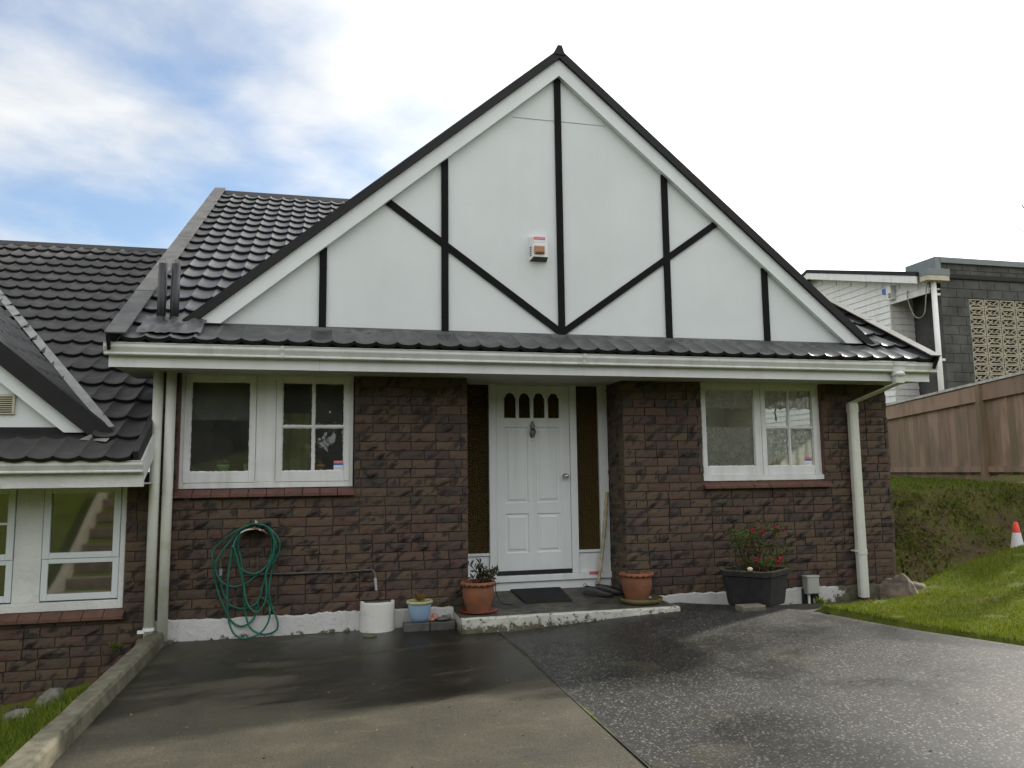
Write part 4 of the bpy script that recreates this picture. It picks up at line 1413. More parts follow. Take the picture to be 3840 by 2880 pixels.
# lawn on the right
xy = clumpy(120000, 4.2, 9.0, -4.0, .3, 5)
ex = edge_x(xy[:, 1])
yc = np.interp(xy[:, 0], [4.2, 4.8, 5.2, 5.65, 6.2, 6.8, 7.5, 12], [-1.05, -1.0, -.9, -.74, -.5, -.3, -.22, -.1])
keep = (xy[:, 0] > ex - .02 + .03 * np.sin(xy[:, 1] * 23)) & (xy[:, 1] < yc + np.where(xy[:, 0] < 5.9, .03, .22))
nzv = np.sin(xy[:, 0] * 5.1 + np.sin(xy[:, 1] * 4.0)) * np.sin(xy[:, 1] * 6.7 + 1.3 * np.sin(xy[:, 0] * 3.3))
keep &= (nzv > -.9) & ~((abs(xy[:, 0] - 5.52) < .26) & (abs(xy[:, 1] + .76) < .15))
xy = xy[keep]
o = blades('lawn_grass', xy, .014 + .016 * np.random.default_rng(3).random(len(xy)) + .006 * (nzv[keep] > .3), 'grass', .9, .004, 7)
o['label'] = 'short mown green lawn rising beside the driveway'
o['category'] = 'grass'
# rougher grass on the left, below the kerb
xy = clumpy(26000, -3.3, -1.44, -3.6, -.08, 6)
k = (xy[:, 1] < -.12 - .25 * np.random.default_rng(1).random(len(xy)))
xy = xy[k]
o = blades('rough_grass', xy, .03 + .07 * np.random.default_rng(4).random(len(xy)) ** 2, 'grass_long', .8, .0045, 8)
o['label'] = 'longer rough grass below the kerb by the left wing'
o['category'] = 'grass'
# bank plants: low weeds, moss and grass over earth
r_ = np.random.default_rng(21)
xy = np.stack([r_.uniform(6.2, 11.2, 60000), r_.uniform(.2, 6.4, 60000)], 1)
d = smin(xy[:, 0] - 6.95, xy[:, 1] - .95, .5)
den = .5 + .5 * np.sin(xy[:, 0] * 3.7 + 2 * np.sin(xy[:, 1] * 2.9)) * np.sin(xy[:, 1] * 4.3 + xy[:, 0])
k = (d > -.5) & (d < 3.2) & (r_.random(len(xy)) < np.where(d > 1.0, .22, .14 + .55 * den ** 2)) & (xy[:, 0] < 10.4 + .14 * xy[:, 1])
xy = xy[k]
d = d[k]
z = height(xy[:, 0], xy[:, 1])
pts = np.stack([xy[:, 0], xy[:, 1], z], 1)
nr = np.stack([np.where(d < 1.2, -.35, 0), np.where(d < 1.2, -.45, 0), np.ones(len(d)) * .8], 1)
o = leaves('bank_weeds', pts, nr, r_.uniform(.025, .075, len(pts)) * np.where(d > 1.15, .8, 1.1), 'weed', aspect=.55, seed=22)
o['kind'] = 'stuff'
o['label'] = 'low weeds and moss covering the earth bank below the fence'
o['category'] = 'weeds'

xy = np.stack([r_.uniform(6.8, 11.0, 26000), r_.uniform(1.0, 6.4, 26000)], 1)
d = smin(xy[:, 0] - 6.95, xy[:, 1] - .95, .5)
xy = xy[(d > .75 + .3 * np.sin(xy[:, 0] * 5 + xy[:, 1] * 3)) & (xy[:, 0] < 10.35 + .2 * (xy[:, 1] - 2))]
o = blades('bank_grass', xy, .03 + .05 * r_.random(len(xy)), 'grass_long', .9, .006, 23)
o['label'] = 'thin grass along the top of the bank at the foot of the fence'
o['category'] = 'grass'

# ------------------------------------------------------------------ things on the house front
# siren box on the gable
t = thing('alarm_siren', 'white alarm siren box with an amber strobe high on the gable', 'alarm', (2.04, gy, 3.5))
X0, X1 = 1.955, 2.125
v = [(X0, gy, 3.50), (X1 + .01, gy, 3.50), (X1 + .01, gy, 3.745), (X0, gy, 3.745), (X0 + .02, gy - .095, 3.525), (X1 - .002, gy - .095, 3.525), (X1 - .002, gy - .07, 3.735), (X0 + .02, gy - .07, 3.735)]
MB().add(v, [(0, 3, 7, 4), (1, 5, 6, 2), (4, 7, 6, 5), (3, 2, 6, 7)]).o('cover', 'siren_white', t)
MB().add([v[0], v[1], v[5], v[4]], [(0, 1, 2, 3)]).o('underside', 'siren_under', t)
cbox('strobe', 'lens_orange', t, 1.985, 2.085, gy - .125, gy - .088, 3.555, 3.63, c=.012)
for i in range(5):
    box('louvre', 'cable_black', t, X0 + .002, X0 + .016, gy - .05, gy - .02, 3.545 + i * .021, 3.551 + i * .021)
st_ = box('sticker', 'sticker_white', t, 1.983, 2.10, gy - .083, gy - .0815, 3.64, 3.73)
box('print', 'sticker_red', st_, 1.983, 2.10, gy - .0845, gy - .083, 3.70, 3.73)
box('print', 'alloy_white', st_, 1.983, 2.10, gy - .0843, gy - .083, 3.672, 3.698)
text_mesh('WARNING', .022, 'sticker_white', 2.04, gy - .0852, 3.715, st_)
# garden hose on a bracket
LO = [[(-0.585, 0.968), (-0.482, 0.926), (-0.424, 0.865), (-0.408, 0.799), (-0.433, 0.703), (-0.482, 0.614), (-0.537, 0.567), (-0.6, 0.56), (-0.675, 0.589), (-0.733, 0.656), (-0.763, 0.747), (-0.751, 0.843), (-0.703, 0.926), (-0.635, 0.963)],
[(-0.572, 0.973), (-0.49, 0.959), (-0.425, 0.908), (-0.372, 0.818), (-0.389, 0.701), (-0.438, 0.625), (-0.537, 0.558), (-0.623, 0.491), (-0.697, 0.455), (-0.758, 0.449), (-0.833, 0.481), (-0.884, 0.54), (-0.908, 0.618), (-0.895, 0.687), (-0.848, 0.769), (-0.776, 0.863), (-0.709, 0.933), (-0.635, 0.968)],
[(-0.585, 0.978), (-0.496, 0.962), (-0.444, 0.899), (-0.413, 0.819), (-0.42, 0.689), (-0.436, 0.56), (-0.453, 0.444), (-0.451, 0.354), (-0.423, 0.244), (-0.383, 0.152), (-0.372, 0.087), (-0.397, 0.044), (-0.462, 0.023), (-0.531, 0.033), (-0.594, 0.075), (-0.633, 0.147), (-0.657, 0.249), (-0.663, 0.352), (-0.676, 0.499), (-0.696, 0.661), (-0.724, 0.778), (-0.714, 0.874), (-0.672, 0.944)],
[(-0.597, 0.976), (-0.509, 0.959), (-0.45, 0.892), (-0.435, 0.781), (-0.455, 0.677), (-0.478, 0.575), (-0.509, 0.44), (-0.538, 0.32), (-0.56, 0.213), (-0.59, 0.151), (-0.632, 0.115), (-0.687, 0.102), (-0.744, 0.127), (-0.782, 0.174), (-0.827, 0.265), (-0.873, 0.375), (-0.904, 0.477), (-0.915, 0.567), (-0.937, 0.67), (-0.934, 0.766), (-0.898, 0.809), (-0.795, 0.89), (-0.697, 0.945), (-0.635, 0.971)],
[(-0.585, 0.978), (-0.489, 0.956), (-0.431, 0.892), (-0.416, 0.78), (-0.445, 0.651), (-0.48, 0.549), (-0.47, 0.394), (-0.487, 0.298), (-0.529, 0.236), (-0.567, 0.229), (-0.611, 0.273), (-0.647, 0.351), (-0.666, 0.467), (-0.715, 0.661), (-0.762, 0.805), (-0.773, 0.741), (-0.788, 0.638), (-0.797, 0.505), (-0.797, 0.377), (-0.785, 0.199), (-0.768, 0.123), (-0.729, 0.051), (-0.667, 0.012), (-0.611, 0.012), (-0.549, 0.028), (-0.488, 0.075), (-0.446, 0.155), (-0.439, 0.238)],
[(-0.46, .30), (-0.532, 0.332), (-0.562, 0.289), (-0.611, 0.263), (-0.667, 0.25), (-0.729, 0.26), (-0.779, 0.287), (-0.817, 0.34), (-0.844, 0.411), (-0.861, 0.488), (-0.867, 0.549)]]
path = []
for i, lo in enumerate(LO):
    yy = (-.095, -.07, -.055, -.04, -.115, -.035)[i]
    m_ = len(lo)
    for j, (a, b) in enumerate(lo):
        top = max(0.0, min(1.0, (b - .80) / .15))
        path.append((a, yy * (1 - top) + (-.05 - .02 * i) * top + .006 * math.sin(j * 1.7), b + .004 * i * top))
t = thing('garden_hose', 'coiled green garden hose hanging on the brick wall under the window', 'hose', (-.64, -.06, 0))
MB().tube(catmull(path, 6), .0088, 7).o('hose', 'hose_green', t, True)
MB().tube([(-.867, -.035, .545), (-.867, -.035, .575), (-.867, -.035, .58), (-.867, -.035, .61)], [.014, .014, .016, .013], 10).o('connector', 'connector_grey', t)
t = thing('hose_hanger', 'rusty curved hose hanger screwed to the brick wall', 'hanger', (-.58, 0, .96))
hp = [(-.700, .925), (-.66, .948), (-.615, .957), (-.56, .955), (-.51, .938), (-.478, .915)]
mb = MB()
for i, (a, b) in enumerate(hp):
    mb.v += [(a, -.012, b), (a, -.15, b), (a, -.15, b - .012), (a, -.012, b - .012)]
    if i:
        e = 4 * i
        mb.f += [(e - 4 + k, e - 4 + (k + 1) % 4, e + (k + 1) % 4, e + k) for k in range(4)]
mb.o('saddle', 'rust', t)
box('strap', 'rust', t, -.592, -.572, -.012, .0, .93, 1.02)
# tap behind the hose
t = thing('wall_tap', 'brass garden tap on the brick wall behind the hose', 'tap', (-.867, -.05, .63))
MB().tube([(-.867, 0, .655), (-.867, -.05, .655), (-.867, -.052, .61)], .010, 8).o('spout', 'copper_pipe', t)
MB().tube([(-.867, -.035, .655), (-.867, -.035, .69)], .006, 8).o('spindle', 'copper_pipe', t)
MB().tube([(-.892, -.035, .69), (-.842, -.035, .69)], .005, 8).o('handle', 'copper_pipe', t)
# waste pipe and gully
t = thing('waste_pipe', 'thin copper waste pipe running along the wall into the gully trap', 'pipe', (0.2, -.03, .53))
MB().tube(catmull([(-.56, -.03, .542), (-.1, -.03, .537), (.2, -.03, .533), (.40, -.03, .540), (.455, -.035, .535), (.475, -.05, .50), (.482, -.07, .44), (.485, -.09, .38)], 5), .0085, 8).o('pipe', 'copper_pipe', t, True)
MB().tube([(-.56, -.03, .54), (-.56, -.03, .70)], .0085, 8).o('riser', 'copper_pipe', t)
MB().tube([(.478, -.06, .47), (.487, -.095, .36)], .0125, 8).o('outlet', 'connector_grey', t)
box('clip', 'copper_pipe', t, .19, .205, -.045, .0, .515, .555)
t = thing('gully_trap', 'white-painted round concrete gully trap against the foundation', 'drain', (.50, -.12, 0))
ng = 20
rim = [(.50 + .158 * math.cos(a), -.06 - .13 * math.sin(a)) for a in np.linspace(math.pi, 0, ng)]
rim = [(.342, -.024)] + rim + [(.658, -.024)]
mb = MB()
m_ = len(rim)
for zq, sc_ in ((-.02, 1.0), (.02, .985), (.245, .985), (.258, .97), (.262, .95), (.262, .80), (.235, .78)):
    for (a, b) in rim:
        mb.v.append((.50 + (a - .50) * sc_, -.024 + (b + .024) * sc_, zq + (.004 * math.sin(a * 40) if 0 < zq < .2 else 0)))
for r2 in range(6):
    mb.f += [(r2 * m_ + i, r2 * m_ + (i + 1) % m_, (r2 + 1) * m_ + (i + 1) % m_, (r2 + 1) * m_ + i) for i in range(m_)]
mb.f.append(tuple(range(6 * m_, 7 * m_)))
mb.o('drum', 'gully_white', t)
gr = MB()
for i in range(7):
    x = .41 + .028 * i
    gr.add([(x - .03, -.13, .2635), (x - .018, -.13, .2635), (x + .03, -.05, .2635), (x + .018, -.05, .2635)], [(0, 1, 2, 3)])
    if i == 0:
        gr.add([(.385, -.14, .2625), (.62, -.14, .2625), (.62, -.045, .2625), (.385, -.045, .2625)], [(0, 1, 2, 3)])
gr.o('grate', 'grate_grey', t)
# pavers with blue pot
for i, (a, lab) in enumerate(((.725, 'dark grey paving brick under the blue pot'), (.965, 'dark grey paving brick under the shells, against the step'))):
    mb = MB().cbox(a, a + .232, -.225, -.10, -.005, .072, c=.006)
    tag(mb.o('paving_brick', 'paver_grey'), lab, 'brick', 'paving bricks beside the step')
t = thing('flower_pot', 'small pale blue pot with a yellow rim and a stubby succulent', 'pot', (.875, -.15, .072))
PC = (.875, -.15, .0725)
MB().lathe([(.066, 0), (.085, .04), (.10, .10), (.107, .155), (.107, .175)], PC, 28).o('pot', 'pot_blue', t, True)
MB().lathe([(.105, .166), (.121, .170), (.122, .186), (.116, .192), (.096, .188), (.094, .165)], PC, 28, close=False).o('rim', 'pot_rim_yellow', t, True)
MB().lathe([(.0, .172), (.095, .172), (.0951, .171)], PC, 20, close=False).o('soil', 'soil', t)
r_ = np.random.default_rng(31)
n = 110
pts = np.stack([.875 + r_.normal(0, .016, n), -.15 + r_.normal(0, .016, n), .25 + r_.uniform(0, .03, n)], 1)
dirs = np.stack([r_.normal(0, .55, n), r_.normal(0, .4, n), np.ones(n)], 1)
leaves('succulent', pts, dirs, r_.uniform(.035, .075, n), 'succulent', t, .16, 32)
# stones and shells
def pebble(name, c, r, sq, mat, label, cat, seed):
    r_ = random.Random(seed)
    mb = MB().sphere(c, r, 12, 8, sq)
    mb.v = [(x + r_.uniform(-.08, .08) * r, y + r_.uniform(-.08, .08) * r, z + r_.uniform(-.08, .08) * r * sq[2]) for x, y, z in mb.v]
    return tag(mb.o(name, mat, None, True), label, cat)
pebble('shell', (1.015, -.15, .108), .034, (1, 1, 1.0), 'shell_pink', 'orange-pink shell on the paving brick beside the blue pot', 'shell', 1)
pebble('shell', (.985, -.18, .092), .022, (1, 1, .85), 'shell_pink', 'smaller orange-pink shell against the blue pot', 'shell', 2)
pebble('pebble', (1.085, -.19, .094), .060, (1.1, .6, .36), 'stone_grey', 'flat dark pebble in front of the shells', 'stone', 3)
pebble('pebble', (1.14, -.15, .1), .028, (1.1, .8, .95), 'rock_grey', 'pale knobbly stone beside the step', 'stone', 4)
pebble('pebble', (1.10, -.135, .098), .026, (1.0, .8, .9), 'stone_grey', 'small grey stone behind the flat pebble', 'stone', 5)
# terracotta pots with frilled rims
def terracotta(name, c, label, sr, smat, sh):
    t = thing(name, label, 'pot', c)
    z0 = sh * .5
    MB().lathe([(.108, z0), (.112, z0 + .02), (.128, z0 + .07), (.146, z0 + .14), (.150, z0 + .185), (.142, z0 + .235), (.138, z0 + .25), (.150, z0 + .262), (.128, z0 + .262), (.126, z0 + .22), (.120, z0 + .2), (.0, z0 + .2)], c, 36, close=False).o('pot', 'terracotta', t, True)
    MB().lathe([(.140, z0 + .245), (.166, z0 + .240), (.170, z0 + .254), (.160, z0 + .268), (.148, z0 + .272), (.136, z0 + .266)], c, 72, wav=lambda i, a: ((.004 * math.cos(a * 18), -.008 * math.cos(a * 18)) if i in (1, 2) else (0, 0)), close=False).o('rim', 'terracotta', t, True)
    MB().lathe([(0, z0 + .207), (.124, z0 + .208)], c, 24, close=False).o('soil', 'soil', t)
    return t
cz_ = slab_z(-.12)
t = terracotta('flower_pot', (1.425, -.14, cz_), 'terracotta pot with a leafy plant on an orange saucer, left end of the step', .175, 'saucer_red', .02)
MB().lathe([(.150, 0), (.176, .014), (.180, .016), (.176, .020), (.150, .008), (0, .008)], (1.425, -.14, cz_ + .001), 36, close=False).o('saucer', 'saucer_red', t, True)
r_ = np.random.default_rng(41)
tips = [(1.356, .576), (1.443, .609), (1.435, .563), (1.477, .541), (1.554, .538), (1.589, .516), (1.624, .515), (1.372, .465), (1.414, .457), (1.49, .467), (1.553, .471), (1.512, .546)]
stm = MB()
lp, ln_, ls = [], [], []
for a, b in tips:
    y_ = -.14 + r_.uniform(-.07, .07)
    ba = (1.44 + r_.uniform(-.05, .05), -.14 + r_.uniform(-.04, .04), cz_ + .20)
    pth = catmull([ba, ((ba[0] + a) / 2 + r_.uniform(-.02, .02), (ba[1] + y_) / 2, (ba[2] + b) / 2 + .02), (a, y_, b - .02)], 4)
    stm.tube(pth, .0035, 5)
    for q in pth[3:]:
        for _ in range(2):
            lp.append(q); ln_.append((a - 1.44 + r_.normal(0, .3), r_.normal(0, .5), .45)); ls.append(r_.uniform(.045, .075))
stm.o('stem', 'stem_red', t)
leaves('leaf', np.array(lp), np.array(ln_), np.array(ls), 'leaf_dark', t, .36, 42)
n = 260
pts = np.stack([1.435 + r_.normal(0, .06, n), -.14 + r_.normal(0, .045, n), cz_ + .21 + np.abs(r_.normal(0, .035, n))], 1)
leaves('undergrowth', pts, np.stack([r_.normal(0, .8, n), r_.normal(0, .8, n), np.ones(n)], 1), r_.uniform(.03, .06, n), 'stem_red', t, .22, 43)
cz_ = slab_z(-.05)
t = terracotta('flower_pot', (3.03, -.10, cz_), 'empty terracotta pot standing in a wide olive tray, right end of the step', .21, 'saucer_olive', .03)
MB().lathe([(.19, 0), (.205, .012), (.215, .045), (.208, .047), (.198, .016), (0, .012)], (3.06, -.12, cz_ + .001), 40, close=False).o('saucer', 'saucer_olive', t, True)
# lead of black cable behind the left pot
tag(MB().tube(catmull([(1.58, -.02, .40), (1.60, .02, .42), (1.62, .03, .36), (1.64, .06, .27), (1.69, .06, .17), (1.76, .03, .155), (1.80, .02, .152)], 5), .005, 6).o('cable', 'cable_black'), 'loose black cable trailing behind the potted plant', 'cable')
tag(MB().sphere((1.60, .12, .195), .03, 10, 6, (1, 1, 1.0)).o('pebble', 'stone_grey', None, True), 'dark round stone behind the potted plant on the step', 'stone')
# door mat
mt = MB()
for i in range(13):
    y = .03 + .40 * i / 12
    z = slab_z(y) + .004
    mt.v += [(1.93 - .06 * i / 12, y, z), (1.93 - .06 * i / 12, y, z + .014), (2.40, y, z + .014), (2.40, y, z)]
    if i:
        e = 4 * i
        mt.f += [(e - 4, e - 3, e + 1, e), (e - 3, e - 2, e + 2, e + 1), (e - 2, e - 1, e + 3, e + 2)]
mt.f += [(0, 3, 2, 1), (48, 49, 50, 51)]
t = thing('door_mat', 'black rubber door mat lying before the front door', 'mat', (2.15, .2, slab_z(.2)))
mt.o('mat', 'mat_rubber', t)
rb = MB()
for i in range(15):
    y = .045 + .37 * i / 14
    z = slab_z(y) + .018
    rb.box(1.94 - .055 * i / 14, 2.385, y, y + .012, z, z + .005)
rb.o('rib', 'mat_rubber', t)
# shoes
def shoe(cx_, cy_, ang, label):
    t = thing('shoe', label, 'shoe', (cx_, cy_, slab_z(cy_)), 'pair of black shoes by the door')
    M_ = Matrix.Translation((cx_, cy_, slab_z(cy_) + .002)) @ Matrix.Rotation(ang, 4, 'Z')
    secs = [(-.14, .030, .085), (-.12, .036, .098), (-.08, .038, .095), (-.03, .037, .088), (.03, .042, .066), (.08, .047, .052), (.12, .043, .043), (.145, .025, .030)]
    n = 12
    up = MB()
    for (x, w, h) in secs:
        for k in range(n + 1):
            a = math.pi * k / n
            up.v.append(tuple(M_ @ Vector((x, w * math.cos(a), .018 + (h - .018) * math.sin(a) ** .7))))
    for i in range(len(secs) - 1):
        for k in range(n):
            if i in (1, 2) and 4 <= k <= 7:
                continue                                     # the opening
            a = i * (n + 1) + k
            up.f.append((a, a + n + 1, a + n + 2, a + 1))
    m2 = len(secs) - 1
    up.f.append(tuple(range(n, -1, -1)))
    up.f.append(tuple(m2 * (n + 1) + k for k in range(n + 1)))
    up.o('upper', 'shoe_black', t, True)
    so_ = MB()
    for (x, w, h) in secs:
        for zz_ in (0, .02):
            so_.v += [tuple(M_ @ Vector((x * 1.03, -w * 1.06, zz_))), tuple(M_ @ Vector((x * 1.03, w * 1.06, zz_)))]
    for i in range(len(secs) - 1):
        a = 4 * i
        so_.f += [(a, a + 4, a + 5, a + 1), (a + 2, a + 3, a + 7, a + 6), (a, a + 2, a + 6, a + 4), (a + 1, a + 5, a + 7, a + 3)]
    so_.f += [(0, 1, 3, 2), (4 * m2, 4 * m2 + 2, 4 * m2 + 3, 4 * m2 + 1)]
    so_.o('sole', 'mat_rubber', t)
    lc = MB()
    for x in (.0, .02, .04, .06):
        lc.tube([tuple(M_ @ Vector((x, -.022, .078 - x * .45))), tuple(M_ @ Vector((x + .004, 0, .088 - x * .5))), tuple(M_ @ Vector((x, .022, .078 - x * .45)))], .003, 5)
    lc.tube(catmull([tuple(M_ @ Vector(p)) for p in ((-.10, 0, .09), (-.13, 0, .115), (-.145, 0, .10), (-.14, 0, .08))], 4), .003, 5)
    lc.o('lacing', 'shoe_black', t)['kind'] = 'stuff'
shoe(2.715, .16, R(-28), 'black lace-up shoe in front, under the turned cane')
shoe(2.855, .20, R(-24), 'black lace-up shoe beside the brick return, behind the other shoe')
# turned wooden cane leaning against the frame
c0, c1 = np.array([2.798, .375, .245]), np.array([2.938, .425, 1.20])
pp, rr_ = [], []
for i in range(61):
    q = i / 60
    w_ = abs(math.sin(q * math.pi * 8.5))
    pp.append(tuple(c0 + (c1 - c0) * q + np.array([.012 * math.sin(q * 3.1), 0, 0])))
    rr_.append(.0125 + .007 * w_ ** 1.4 + (.005 if abs((q * 8.5) % 1) < .08 else 0))
tag(MB().tube(pp, rr_, 10).o('cane', 'cane_wood', None, True), 'knobbly turned wooden stick leaning against the door frame', 'stick')
o = MB().add([(2.715, .417, .350), (2.825, .416, .345), (2.835, .4185, .3715), (2.72, .4185, .3715), (2.85, .452, .3735), (2.74, .452, .3735)], [(0, 1, 2, 3), (3, 2, 4, 5)])
k = len(o.v)
o.v += [(x, y - .001, z + .001) for x, y, z in o.v]
o.f += [tuple(i + k for i in q[::-1]) for q in o.f]
tag(o.o('paper_slip', 'red_paper'), 'small red slip of paper on the door sill by the stick', 'paper')
# planter and flowering bush
pcx, pcy, pz = 4.135, -.44, .125
t = thing('planter', 'big black square-sided planter with a pink-flowering bush against the wall', 'planter', (pcx, pcy, pz))
def sq_ring(h, z):
    """square tub turned corner-on, corners cut off"""
    out = []
    for k in range(4):
        a = math.radians(-97) + k * math.pi / 2
        for d_ in (-.13, .13):
            out.append((pcx + h * math.cos(a + d_), pcy + h * .86 * math.sin(a + d_), pz + z))
    return out
prof = [(.275, -.01), (.285, .02), (.325, .265), (.345, .275), (.348, .325), (.315, .325), (.30, .27)]
mb = MB()
for r__, z in prof:
    mb.v += sq_ring(r__, z)
for i in range(len(prof) - 1):
    mb.f += [(i * 8 + k, i * 8 + (k + 1) % 8, (i + 1) * 8 + (k + 1) % 8, (i + 1) * 8 + k) for k in range(8)]
mb.f.append(tuple(range(7, -1, -1)))
mb.f.append(tuple(range(48, 56)))
mb.o('tub', 'planter_black', t)
mb = MB()
for r__, z in ((.3495, .318), (.3495, .3275), (.312, .3275)):
    mb.v += sq_ring(r__, z)
for i in range(2):
    mb.f += [(i * 8 + k, i * 8 + (k + 1) % 8, (i + 1) * 8 + (k + 1) % 8, (i + 1) * 8 + k) for k in range(8)]
mb.o('rim', 'planter_rim', t)
FL = [(4.069, .828), (4.148, .81), (4.325, .843), (4.337, .55), (4.321, .516), (4.093, .556), (4.024, .854), (4.015, .692), (4.245, .556), (4.162, .857), (4.396, .822), (4.283, .86), (4.34, .815)]
LC = [(4.277, .876), (4.387, .797), (4.331, .824), (4.031, .795), (4.065, .775), (4.143, .779), (3.924, .76), (3.956, .703), (3.885, .818), (4.174, .696), (4.166, .665), (4.01, .664), (4.047, .688), (4.378, .633), (4.314, .641), (4.405, .613), (4.114, .499), (4.184, .477), (4.031, .508), (4.071, .476), (4.327, .491), (4.457, .511), (4.393, .513), (4.466, .422), (4.227, .482), (4.077, .593), (4.219, .595), (3.958, .604), (4.237, .795)]
r_ = np.random.default_rng(51)
stm = MB()
lp, ln_, ls = [], [], []
for a, b in LC:
    y_ = pcy + r_.uniform(-.12, .10)
    ba = (4.13 + .35 * (a - 4.13) + r_.uniform(-.04, .04), pcy + r_.uniform(-.05, .05), pz + .27)
    stm.tube(catmull([ba, ((ba[0] + a) / 2, (ba[1] + y_) / 2, (ba[2] + b) / 2), (a, y_, b)], 4), .003, 4)
    for _ in range(40):
        o_ = r_.normal(0, 1, 3) * (.036, .04, .030)
        lp.append((a + o_[0], y_ + o_[1], max(b + o_[2], pz + .28)))
        ln_.append((o_[0] * 15, -.4 + o_[1] * 10, .5)); ls.append(r_.uniform(.02, .040))
stm.o('stem', 'stem_red', t)
leaves('leaf', np.array(lp), np.array(ln_), np.array(ls), 'leaf_green', t, .55, 52)
for i, (a, b) in enumerate(FL):
    n = 26
    y_ = pcy - .14 + r_.uniform(-.03, .05)
    dv = r_.normal(0, 1, (n, 3)); dv[:, 1] -= .8
    dv /= np.linalg.norm(dv, axis=1)[:, None]
    big = .026 if i < 6 else .014
    leaves('flower', np.array([[a, y_, b]] * n), dv, r_.uniform(.7, 1.1, n) * big, 'petal', t, .8, 60 + i)
tag(MB().sphere((3.955, -.655, .477), .024, 10, 7, (1.2, .9, .9)).o('pebble', 'cream_glaze', None, True), 'pale yellow stone on the rim of the black planter', 'stone')
MB_ = MB().cbox(3.78, 4.02, -.80, -.66, .108, .160, c=.010)
tag(MB_.o('paver', 'paver_tan'), 'loose tan paving stone lying in front of the black planter', 'paver')
# utility box
t = thing('utility_box', 'grey plastic cable box low on the wall with conduits below', 'utility box', (5.0, -.05, .1))
cbox('cover', 'box_grey', t, 4.932, 5.075, -.115, -.025, .115, .295, c=.010)
cbox('cap', 'box_grey', t, 4.926, 5.081, -.119, -.024, .288, .302, c=.004)
box('backplate', 'cable_black', t, 4.915, 5.095, -.045, -.023, .005, .17)
MB().tube([(4.965, -.075, -.02), (4.965, -.075, .115)], .013, 8).o('conduit', 'gutter_white', t)
MB().tube(catmull([(5.02, -.07, .115), (5.045, -.08, .06), (5.07, -.07, .03), (5.09, -.06, .07), (5.07, -.06, .12)], 4), .010, 6).o('cable', 'cable_black', t)
MB().tube([(5.03, -.07, .02), (5.03, -.07, .07)], .012, 8).o('conduit', 'box_grey', t)
# rocks
def rock(name, c, size, mat, label, seed, peak=0.0):
    r_ = random.Random(seed)
    mb = MB().sphere((0, 0, 0), 1, 26, 16)
    dirs = [Vector((r_.gauss(0, 1), r_.gauss(0, 1), r_.gauss(0, .5))).normalized() for _ in range(12)]
    cut = [r_.uniform(.66, .9) for _ in dirs]
    v = []
    for p in mb.v:
        q = Vector(p)
        s_ = 1.0
        for d_, ct in zip(dirs, cut):
            dd = q.dot(d_)
            if dd > ct:
                s_ = min(s_, ct / dd)
        q = q * s_ * (1 + r_.uniform(-.025, .025) + .05 * math.sin(q.x * 9 + seed) * math.sin(q.z * 11 + q.y * 7))
        k_ = 1 - peak * max(q.z, 0)
        v.append((c[0] + (q.x * k_ - .15 * peak * q.z) * size[0], c[1] + q.y * k_ * size[1], c[2] + q.z * size[2]))
    mb.v = v
    return tag(mb.o(name, mat), label, 'rock')
rock('boulder', (5.50, -.76, .16), (.27, .17, .27), 'rock_brown', 'reddish-brown boulder at the right corner of the house by the downpipe', 5, .55)
rock('boulder', (5.74, -.66, .15), (.22, .14, .13), 'rock_brown', 'low flat rock leaning behind the reddish boulder', 9)
rock('rock', (-2.10, -.20, -.40), (.13, .10, .13), 'rock_grey', 'pale grey rock lying against the left wing wall', 6)
rock('rock', (-2.27, -.36, -.47), (.16, .10, .09), 'rock_grey', 'long grey rock half buried in the grass, bottom left', 7)
rock('rock', (-1.70, -.17, -.28), (.08, .06, .06), 'rock_grey', 'small grey stone beside the kerb below the wall', 8)
# footing lump under soil pipes
tag(MB().add([(-1.50, -.2, .06), (-1.30, -.24, .03), (-1.24, -.06, .02), (-1.5, -.02, .06), (-1.54, -.22, -.4), (-1.3, -.26, -.2), (-1.22, -.05, -.2), (-1.54, 0, -.4)], [(0, 1, 2, 3), (0, 4, 5, 1), (1, 5, 6, 2), (3, 7, 4, 0), (2, 6, 7, 3)]).o('footing', 'kerb_concrete'), 'concrete lump round the foot of the soil pipes', 'footing')
# weed tuft at kerb
r_ = np.random.default_rng(71)
for i, (x, y, lab) in enumerate(((-1.70, -.06, 'small green weed growing from the left wing wall'), (4.72, -.62, 'tuft of grass at the edge of the tarseal by the cable box'))):
    n = 40
    z = float(height(x, y)) if i else -.02
    pts = np.stack([x + r_.normal(0, .02, n), y + r_.normal(0, .015, n), np.full(n, z)], 1)
    if i:
        pts[:, 2] = .12
    o = leaves('weed_tuft', pts, np.stack([r_.normal(0, .6, n), r_.normal(0, .5, n), np.ones(n)], 1), r_.uniform(.03, .08, n), 'grass_long', None, .22, 72 + i)
    tag(o, lab, 'weed')
# water toby lid
t = MB().lathe([(.06, 0), (.06, .012), (.045, .016), (0, .016)], (.42, -.30, .002), 18, close=False)
tag(t.o('drain_lid', 'kerb_concrete', None, True), 'small round concrete lid set in the driveway before the gully', 'lid')

r_ = np.random.default_rng(77)
n = 420
px_ = r_.uniform(-1.2, 4.6, n)
py_ = -r_.uniform(.02, 1, n) ** .7 * 4.4 - .05
k = px_ < edge_x(py_) - .1
px_, py_ = px_[k], py_[k]
pts = np.stack([px_, py_, np.where(px_ > 1.55, drive_z(px_), 0) + .010], 1)
nr = np.stack([r_.normal(0, 1, len(px_)), r_.normal(0, 1, len(px_)), np.full(len(px_), .15)], 1)
o = leaves('leaf_litter', pts, nr, r_.uniform(.006, .022, len(px_)), 'weed', None, .6, 78)
o['kind'] = 'stuff'
o['label'] = 'scattered bits of leaf and grit on the driveway'
o['category'] = 'litter'

